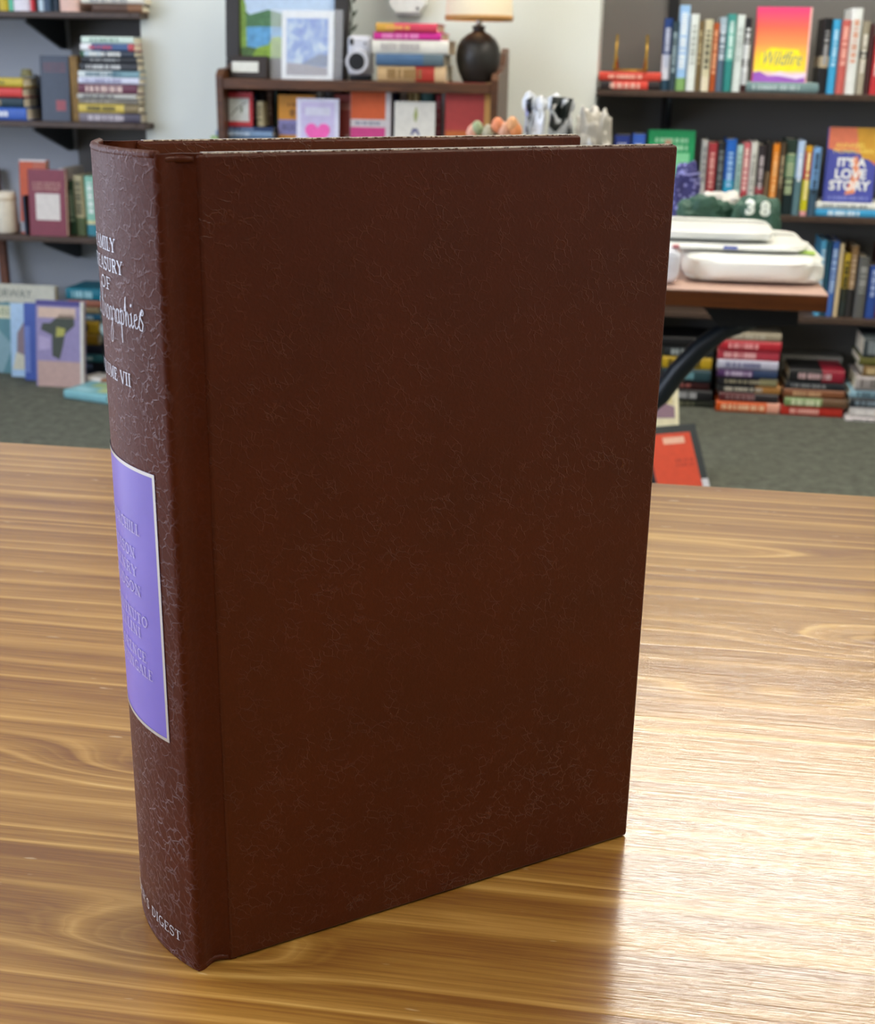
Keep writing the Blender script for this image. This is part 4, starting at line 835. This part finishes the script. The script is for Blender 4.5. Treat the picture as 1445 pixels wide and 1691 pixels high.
face_rect(fb, 'printed_ground', .10, .06, .90, .95, mat('c9c0e4')); face_rect(fb, 'printed_panel', .2, .75, .8, .87, mat('d8d8ea'), 2)
hp = [(.5+.30*(16*math.sin(t_)**3)/16, .485+.20*(13*math.cos(t_)-5*math.cos(2*t_)-2*math.cos(3*t_)-math.cos(4*t_))/16) for t_ in [2*math.pi*i/28 for i in range(28)]]
face_poly(fb, 'printed_heart', hp, mat('ee62b4'), 3); face_poly(fb, 'printed_heart_core', [(.5+(u-.5)*.35, .37+(v-.485)*.4) for u, v in hp], mat('e84a86'), 4)
fb = face_book('dark red cover with grey smudge beside heart card', 552, 582, 156, FY2+.05, BZ2, '7e2a20', t=.02, tilt=3); face_poly(fb, 'printed_figure', [(.3, .1), (.7, .12), (.95, .4), (.6, .44)], mat('9a8078')); scribble(fb, 'printed_small_type', .2, .78, .9, .88, 2, mat('b07868'), seed=2)

fb = face_book('orange over pink cover with grey band facing out', 578, 644, 152, FY2+.035, BZ2, 'd8d0d0', t=.02, tilt=4)
face_rect(fb, 'printed_upper', 0, .635, .87, 1, mat('d8602e')); face_rect(fb, 'printed_lower', 0, 0, .87, .53, mat('d6448a')); scribble(fb, 'printed_small_type', .12, .55, .8, .62, 1, mat('9898a8'), seed=22)
fb = face_book('white plant drawing card facing out', 650, 717, 168, FY2+.02, BZ2, 'e0ddd2', t=.006, tilt=5, name='plant_card'); fb['category'] = 'card'
face_rect(fb, 'printed_foot_band', 0, 0, 1, .44, mat('2e3c66')); face_rect(fb, 'printed_ground', 0, .42, 1, 1, mat('e4e1d6'), 2); face_poly(fb, 'printed_pot', [(.40, .50), (.45, .60), (.57, .60), (.64, .50), (.57, .50), (.55, .55), (.50, .55), (.46, .50)], mat('5a5a86'), 3)
face_poly(fb, 'printed_stem', [(.50, .70), (.54, .70), (.58, .80), (.54, .92), (.52, .92), (.47, .80)], mat('a8b070'), 3)
fb = face_book('large red cover with golden page edge at right end', 735, 813, 137, FY2+.02, BZ2, 'b0403c', t=.03, tilt=3)
face_rect(fb, 'printed_lower_band', 0, 0, .8, .45, mat('c0662e')); face_rect(fb, 'printed_edge', .82, 0, 1, 1, mat('cf9a52'))

# ------------------------------------------------------------------ low desk with parcels
DZ, DY0, DY1 = .657, 2.0, 2.46; dx1 = onz(1367, 486, DZ).x; dx0 = -.42
n = NT('desk_top_wood'); g = n.new('ShaderNodeTexCoord').outputs['Object']; mp = n.new('ShaderNodeMapping'); n.link(g, mp.inputs[0]); mp.inputs['Scale'].default_value = (4, 40, 40)
n.link(n.ramp(n.noise(mp.outputs[0], 3, 4, .6), [(.3, '482206'), (.6, '5c2f0c'), (.8, '6c3a14')]), n.b.inputs['Base Color']); n.b.inputs['Roughness'].default_value = .32; DW = n.m
dk = empty('side_desk', ((dx0+dx1)/2, (DY0+DY1)/2, 0)); o = dk.location
box('desk_top', (dx0-o.x, DY0-o.y, DZ-.026), (dx1-o.x, DY1-o.y, DZ-.0012), DW, dk, .002)
box('pale_sheen_top', (dx0-o.x, DY0-o.y, DZ-.0011), (dx1-o.x, DY1-o.y, DZ), mat('c7a594', .4), dk)  # thin pale sheet; reflected light on the desk top put into its colour
b0 = ony(1150, 530, 2.06).x; b1 = ony(1318, 530, 2.06).x
meshobj('bracket', [(b0-o.x, -.17, DZ-.0262), (b1-o.x, -.17, DZ-.0262), (b1-o.x, .06, DZ-.0262), (b0-o.x, .06, DZ-.0262), (b0-o.x+.035, -.17, DZ-.066), (b1-o.x, -.17, DZ-.058), (b1-o.x, .04, DZ-.058), (b0-o.x+.035, .04, DZ-.066)],
        [(0, 3, 2, 1), (4, 5, 6, 7), (0, 1, 5, 4), (1, 2, 6, 5), (2, 3, 7, 6), (3, 0, 4, 7)], mat('131518', .35), dk)
lg = [ony(1245, 528, 2.12), ony(1195, 546, 2.12), ony(1155, 575, 2.12), ony(1120, 612, 2.12), ony(1090, 652, 2.12), Vector((-.06, 2.12, .36)), Vector((-.10, 2.15, .25)), Vector((-.10, 2.2, .08))]
tube('curved_leg', [p-o for p in lg], [.014, .015, .016, .017, .018, .02, .022, .024], mat('1a2126', .3, spec=.5), dk, 12)
lathe('pedestal', [(0, .0006), (.20, .0006), (.20, .012), (.05, .03), (.03, .06), (.03, DZ-.0265), (0, DZ-.0265)], mat('131518', .35), dk, 32, center=(-.10-o.x, 2.24-o.y))
tag(dk, 'reddish brown desk with black curved leg behind the book', 'desk')
MAIL = NT('white_mailer_film'); g = MAIL.new('ShaderNodeTexCoord').outputs['Object']
MAIL.b.inputs['Base Color'].default_value = lin('eef0ea'); MAIL.b.inputs['Roughness'].default_value = .35; MAIL.bump(MAIL.noise(g, 40, 4, .6, 1.), .35, .004)
def pillow(name, lo, hi, m, parent, seed=0, pw=.35, amp=.05):
    cx, cy = (lo[0]+hi[0])/2, (lo[1]+hi[1])/2; d = ((hi[0]-lo[0])/2, (hi[1]-lo[1])/2, (hi[2]-lo[2])/2)
    o = blob(name, (d[0], d[1], d[2]), m, parent, seed, amp, 1.8, 5, pw, True, False, (0, 0, 0))
    zm = max(v.co.z for v in o.data.vertices); xm = max(abs(v.co.x) for v in o.data.vertices); ymx = max(abs(v.co.y) for v in o.data.vertices)
    for v in o.data.vertices: v.co = Vector((v.co.x/xm*d[0]+cx, v.co.y/ymx*d[1]+cy, lo[2]+v.co.z/zm*2*d[2]))
    return o
def PX(px, py, Y): return ony(px, py, Y)
def mailer(label, xl, xr, yt, yb, Y, Y1, z0, z1, seed, patch=None):
    X0, X1 = PX(xl, yb, Y).x, PX(xr, yb, Y).x; r = empty('mailer_parcel', ((X0+X1)/2, (Y+Y1)/2, z0)); hx = (X1-X0)/2; hy = (Y1-Y)/2
    b = pillow('body', (-hx, -hy, .0006), (hx, hy, z1-z0), MAIL.m, r, seed)
    meshobj('seal_flap', [(-hx*.9, hy*.3, z1-z0+.001), (hx*.9, hy*.25, z1-z0+.001), (hx*.92, hy*.5, z1-z0+.0005), (-hx*.9, hy*.55, z1-z0+.0005)], [(0, 1, 2, 3)], mat('dfe2dc', .4), r)
    tag(r, label, 'parcel', 'white mailer parcels on the desk'); return r, hx, hy
zb1 = PX(1250, 427, DY0+.06).z
r, hx, hy = mailer('large thick white mailer parcel lying directly on the desk', 1126, 1368, 425, 460, DY0+.06, DY0+.36, DZ, zb1, 3)
meshobj('green_sticker', [(hx*.62, -hy*.55, zb1-DZ+.0012), (hx*.86, -hy*.62, zb1-DZ+.001), (hx*.9, -hy*.3, zb1-DZ+.001), (hx*.72, -hy*.25, zb1-DZ+.0012)], [(0, 1, 2, 3)], mat('9cc04a'), r)
zb2 = PX(1250, 411, DY0+.11).z
r, hx, hy = mailer('flat white mailer parcel, middle of the stack on the desk', 1080, 1340, 402, 425, DY0+.11, DY0+.36, zb1+.002, max(zb2, zb1+.012), 9)
zb2 = max(zb2, zb1+.012)
box('address_label', (-hx*.12, -hy-.001, .004), (hx*.06, -hy+.0005, .009), mat('5a6ab8'), r)
zb3 = PX(1200, 382, DY0+.13).z
mailer('plump white mailer parcel, top of the stack', 1070, 1284, 364, 402, DY0+.13, DY0+.34, zb2+.003, zb3, 14)
r = empty('paper_roll', (PX(1096, 435, DY0+.04).x-.0, DY0+.05, DZ+.0008))
pillow('body', (-.05, -.02, 0), (.026, .03, PX(1110, 410, DY0+.05).z-DZ), mat('dfe3ee', .5), r, 21, .55); box('red_tab', (.012, -.004, PX(1110, 410, DY0+.05).z-DZ+.0005), (.022, .012, PX(1110, 410, DY0+.05).z-DZ+.004), mat('c07078'), r)
tag(r, 'small white bundle with red tab left of the large mailer', 'bundle')
# green jersey bundle behind the mailers
GJ = NT('dark_green_cloth'); g = GJ.new('ShaderNodeTexCoord').outputs['Object']
GJ.link(GJ.mix(GJ.noise(g, 18, 4), '24463a', '3f6a58'), GJ.b.inputs['Base Color']); GJ.b.inputs['Roughness'].default_value = .6; GJ.bump(GJ.noise(g, 26, 4, .55, 1.5), .7, .012)
def jersey(label, xl, xr, yt, Y, dep, z0, seed, digits=None, amp=.28, name='green_jersey'):
    X0, X1 = PX(xl, 350, Y).x, PX(xr, 350, Y).x; zt = PX((xl+xr)/2, yt, Y+dep*.3).z
    r = empty(name, ((X0+X1)/2, Y+dep/2, z0+.0008))
    b = pillow('cloth', (-(X1-X0)/2, -dep/2, 0), ((X1-X0)/2, dep/2, zt-z0), GJ.m, r, seed, .72, amp)
    if digits:
        bv = BVHTree.FromPolygons([v.co for v in b.data.vertices], [p.vertices for p in b.data.polygons])
        for s_, fx, fz, sz in digits:
            vs, fs = text2d(s_, sz, bold=.002)
            bm = bmesh.new(); vv = [bm.verts.new((a, c, 0)) for a, c in vs]
            for f in fs:
                try: bm.faces.new([vv[i] for i in f])
                except ValueError: pass
            bmesh.ops.subdivide_edges(bm, edges=bm.edges, cuts=1)
            for v in bm.verts:
                px_, pz_ = v.co.x+fx*(X1-X0)/2, v.co.y+fz*(zt-z0)
                hit = bv.ray_cast(Vector((px_, -1, pz_)), Vector((0, 1, 0)))[0]
                v.co = Vector((px_, (hit.y if hit else 0)-.0022, pz_))
            bmobj('numeral', bm, mat('e6efe8', .5), r)
    tag(r, label, 'jersey', 'green jerseys on the desk'); return r
jz = DZ
jersey('dark green jersey with white numerals draped behind top mailer', 1205, 1299, 322, DY0+.375, .09, DZ, 5, [('3', -.28, .80, .032), ('8', .25, .78, .032)], .16)
jersey('crumpled dark green jersey with white trim behind the mailers', 1112, 1215, 322, DY0+.38, .085, DZ, 8, None, .3)
r = empty('white_cloth', (PX(1190, 330, DY0+.42).x, DY0+.49, DZ+.0008)); zc = PX(1190, 316, DY0+.48).z-DZ
pillow('cloth', (-.055, -.022, 0), (.055, .022, zc), mat('dcd8d0', .7), r, 31, .7, .25); tag(r, 'white crumpled cloth behind the green jerseys', 'cloth')
r = empty('patterned_pouch', (PX(1140, 300, DY0+.43).x, DY0+.545, DZ+.0008)); zc = PX(1140, 266, DY0+.54).z-DZ
pn = NT('polka_dot_cloth'); g = pn.new('ShaderNodeTexCoord').outputs['Object']; vo = pn.new('ShaderNodeTexVoronoi'); pn.link(g, vo.inputs['Vector']); vo.inputs['Scale'].default_value = 95
pn.link(pn.mix(pn.ramp(vo.outputs['Distance'], [(.28, 1.), (.36, 0.)]), '34336e', '8f90cc'), pn.b.inputs['Base Color']); pn.b.inputs['Roughness'].default_value = .6
pillow('cloth', (-.034, -.022, 0), (.026, .022, zc), pn.m, r, 41, .7, .2); tube('drawstring', [(-.02, -.02, zc*.86), (0, -.027, zc*.84), (.02, -.02, zc*.86)], .002, mat('8f90cc'), r, 6)
tag(r, 'purple polka dot pouch behind the brown book corner', 'pouch')
# plastic bags standing on the desk
def plastic(name, label, xl, xr, yt, Y, dep, h0, seed, col, marks):
    X0, X1 = PX(xl, 200, Y).x, PX(xr, 200, Y).x; zt = PX((xl+xr)/2, yt, Y+dep*.4).z; r = empty(name, ((X0+X1)/2, Y+dep/2, DZ+.0008)); w = X1-X0; h = zt-DZ
    m = mat(col, .22, spec=.6, vary=.12)
    b = pillow('bag_film', (-w/2, -dep/2, 0), (w/2, dep/2, h*.97), m, r, int(seed*3), .6, .30)
    rv = random.Random(seed)
    for sx_ in ((-.22, .2) if seed < 8 else ()):
        hgt = h*(.11 if sx_ < 0 else .08); e_ = blob('handle_ear', (w*.26, .016, hgt/2), m, r, int(seed)+5, .3, 2, 3, 1, True, False, (w*sx_, 0, h*.93-hgt*.3))
    vs = [v.co.copy() for v in b.data.vertices]; fs = [tuple(p.vertices) for p in b.data.polygons]
    for e_ in [c for c in r.children if c.name.startswith('handle_ear')]:
        q0 = len(vs); vs += [v.co.copy() for v in e_.data.vertices]; fs += [tuple(i+q0 for i in p.vertices) for p in e_.data.polygons]
    bv = BVHTree.FromPolygons(vs, fs)
    for poly, c2 in marks:
        bm = bmesh.new(); vv = [bm.verts.new(((u-.5)*w, 0, v*h)) for u, v in poly]; bm.faces.new(vv); bmesh.ops.triangulate(bm, faces=bm.faces); bmesh.ops.subdivide_edges(bm, edges=bm.edges, cuts=4, use_grid_fill=True)
        for v in bm.verts:
            hit = bv.ray_cast(Vector((v.co.x, -1, v.co.z)), Vector((0, 1, 0)))[0]; v.co.y = (hit.y if hit else 0)-.003
        bmobj('printed_mark', bm, mat(c2, .3), r)
    tag(r, label, 'plastic bag', 'plastic bags on the desk'); return r
plastic('plastic_bag', 'white plastic bag with black and lilac print beside the tulips', 856, 902, 157, DY0+.10, .09, 0, 2.0, 'dbe2ea', [([(.18, .97), (.42, .99), (.40, .86), (.25, .84)], '20262a'), ([(.05, .70), (.30, .84), (.42, .72), (.20, .60)], '16181c'), ([(.12, .78), (.34, .95), (.2, .96)], 'a9b2e6')])
plastic('plastic_bag', 'white plastic bag with big black top beside the grey one', 898, 948, 160, DY0+.16, .09, 0, 5.0, 'd2d8de', [([(.1, .84), (.2, 1.0), (.9, .99), (.78, .88), (.4, .80)], '1c2422'), ([(.62, .62), (.8, .84), (.9, .80), (.8, .62)], '2a2e32')])
plastic('plastic_bag', 'grey beige plastic bag right of the black topped one', 946, 1012, 166, DY0+.13, .10, 0, 9.0, 'bdb9ae', [([(.3, .66), (.42, .80), (.75, .58), (.5, .56)], 'dfe5ec')])
# tulips in a glass
r = empty('flower_vase', (PX(815, 215, DY0+.08).x, DY0+.10, DZ+.0008)); vm = NT('vase_glass'); vm.b.inputs['Base Color'].default_value = (.8, .9, .9, 1); vm.b.inputs['Roughness'].default_value = .05; vm.b.inputs['Transmission Weight'].default_value = .9
lathe('vase', [(0, 0), (.022, 0), (.024, .005), (.020, .06), (.026, .12), (.024, .12), (.018, .06), (.021, .008), (0, .007)], vm.m, r, 28)
for px, py, c_ in ((781, 219, 'e0a890'), (788, 213, '9fae86'), (806, 219, 'b8b29a'), (822, 207, 'ee9468'), (832, 215, 'f0b89c'), (846, 206, 'eeb07c'), (852, 216, 'e8935a')):
    p = PX(px, py, DY0+.08)-r.location; p.z -= .012
    tube('stem', [(p.x*.15, 0, .01), (p.x*.4, -.006, .09), (p.x, -.02, p.z)], .0018, mat('6f8a58', .6), r, 6)
    lathe('bloom', [(.002, p.z), (.008, p.z+.004), (.0105, p.z+.011), (.008, p.z+.019), (.003, p.z+.024), (0, p.z+.0245)], mat(c_, .6), r, 14, center=(p.x, -.02))
tag(r, 'peach, orange and sage buds in a vase behind the book', 'flowers')

for o in bpy.data.objects:
    for k_ in ('_h', '_w', '_t'):
        if k_ in o: del o[k_]
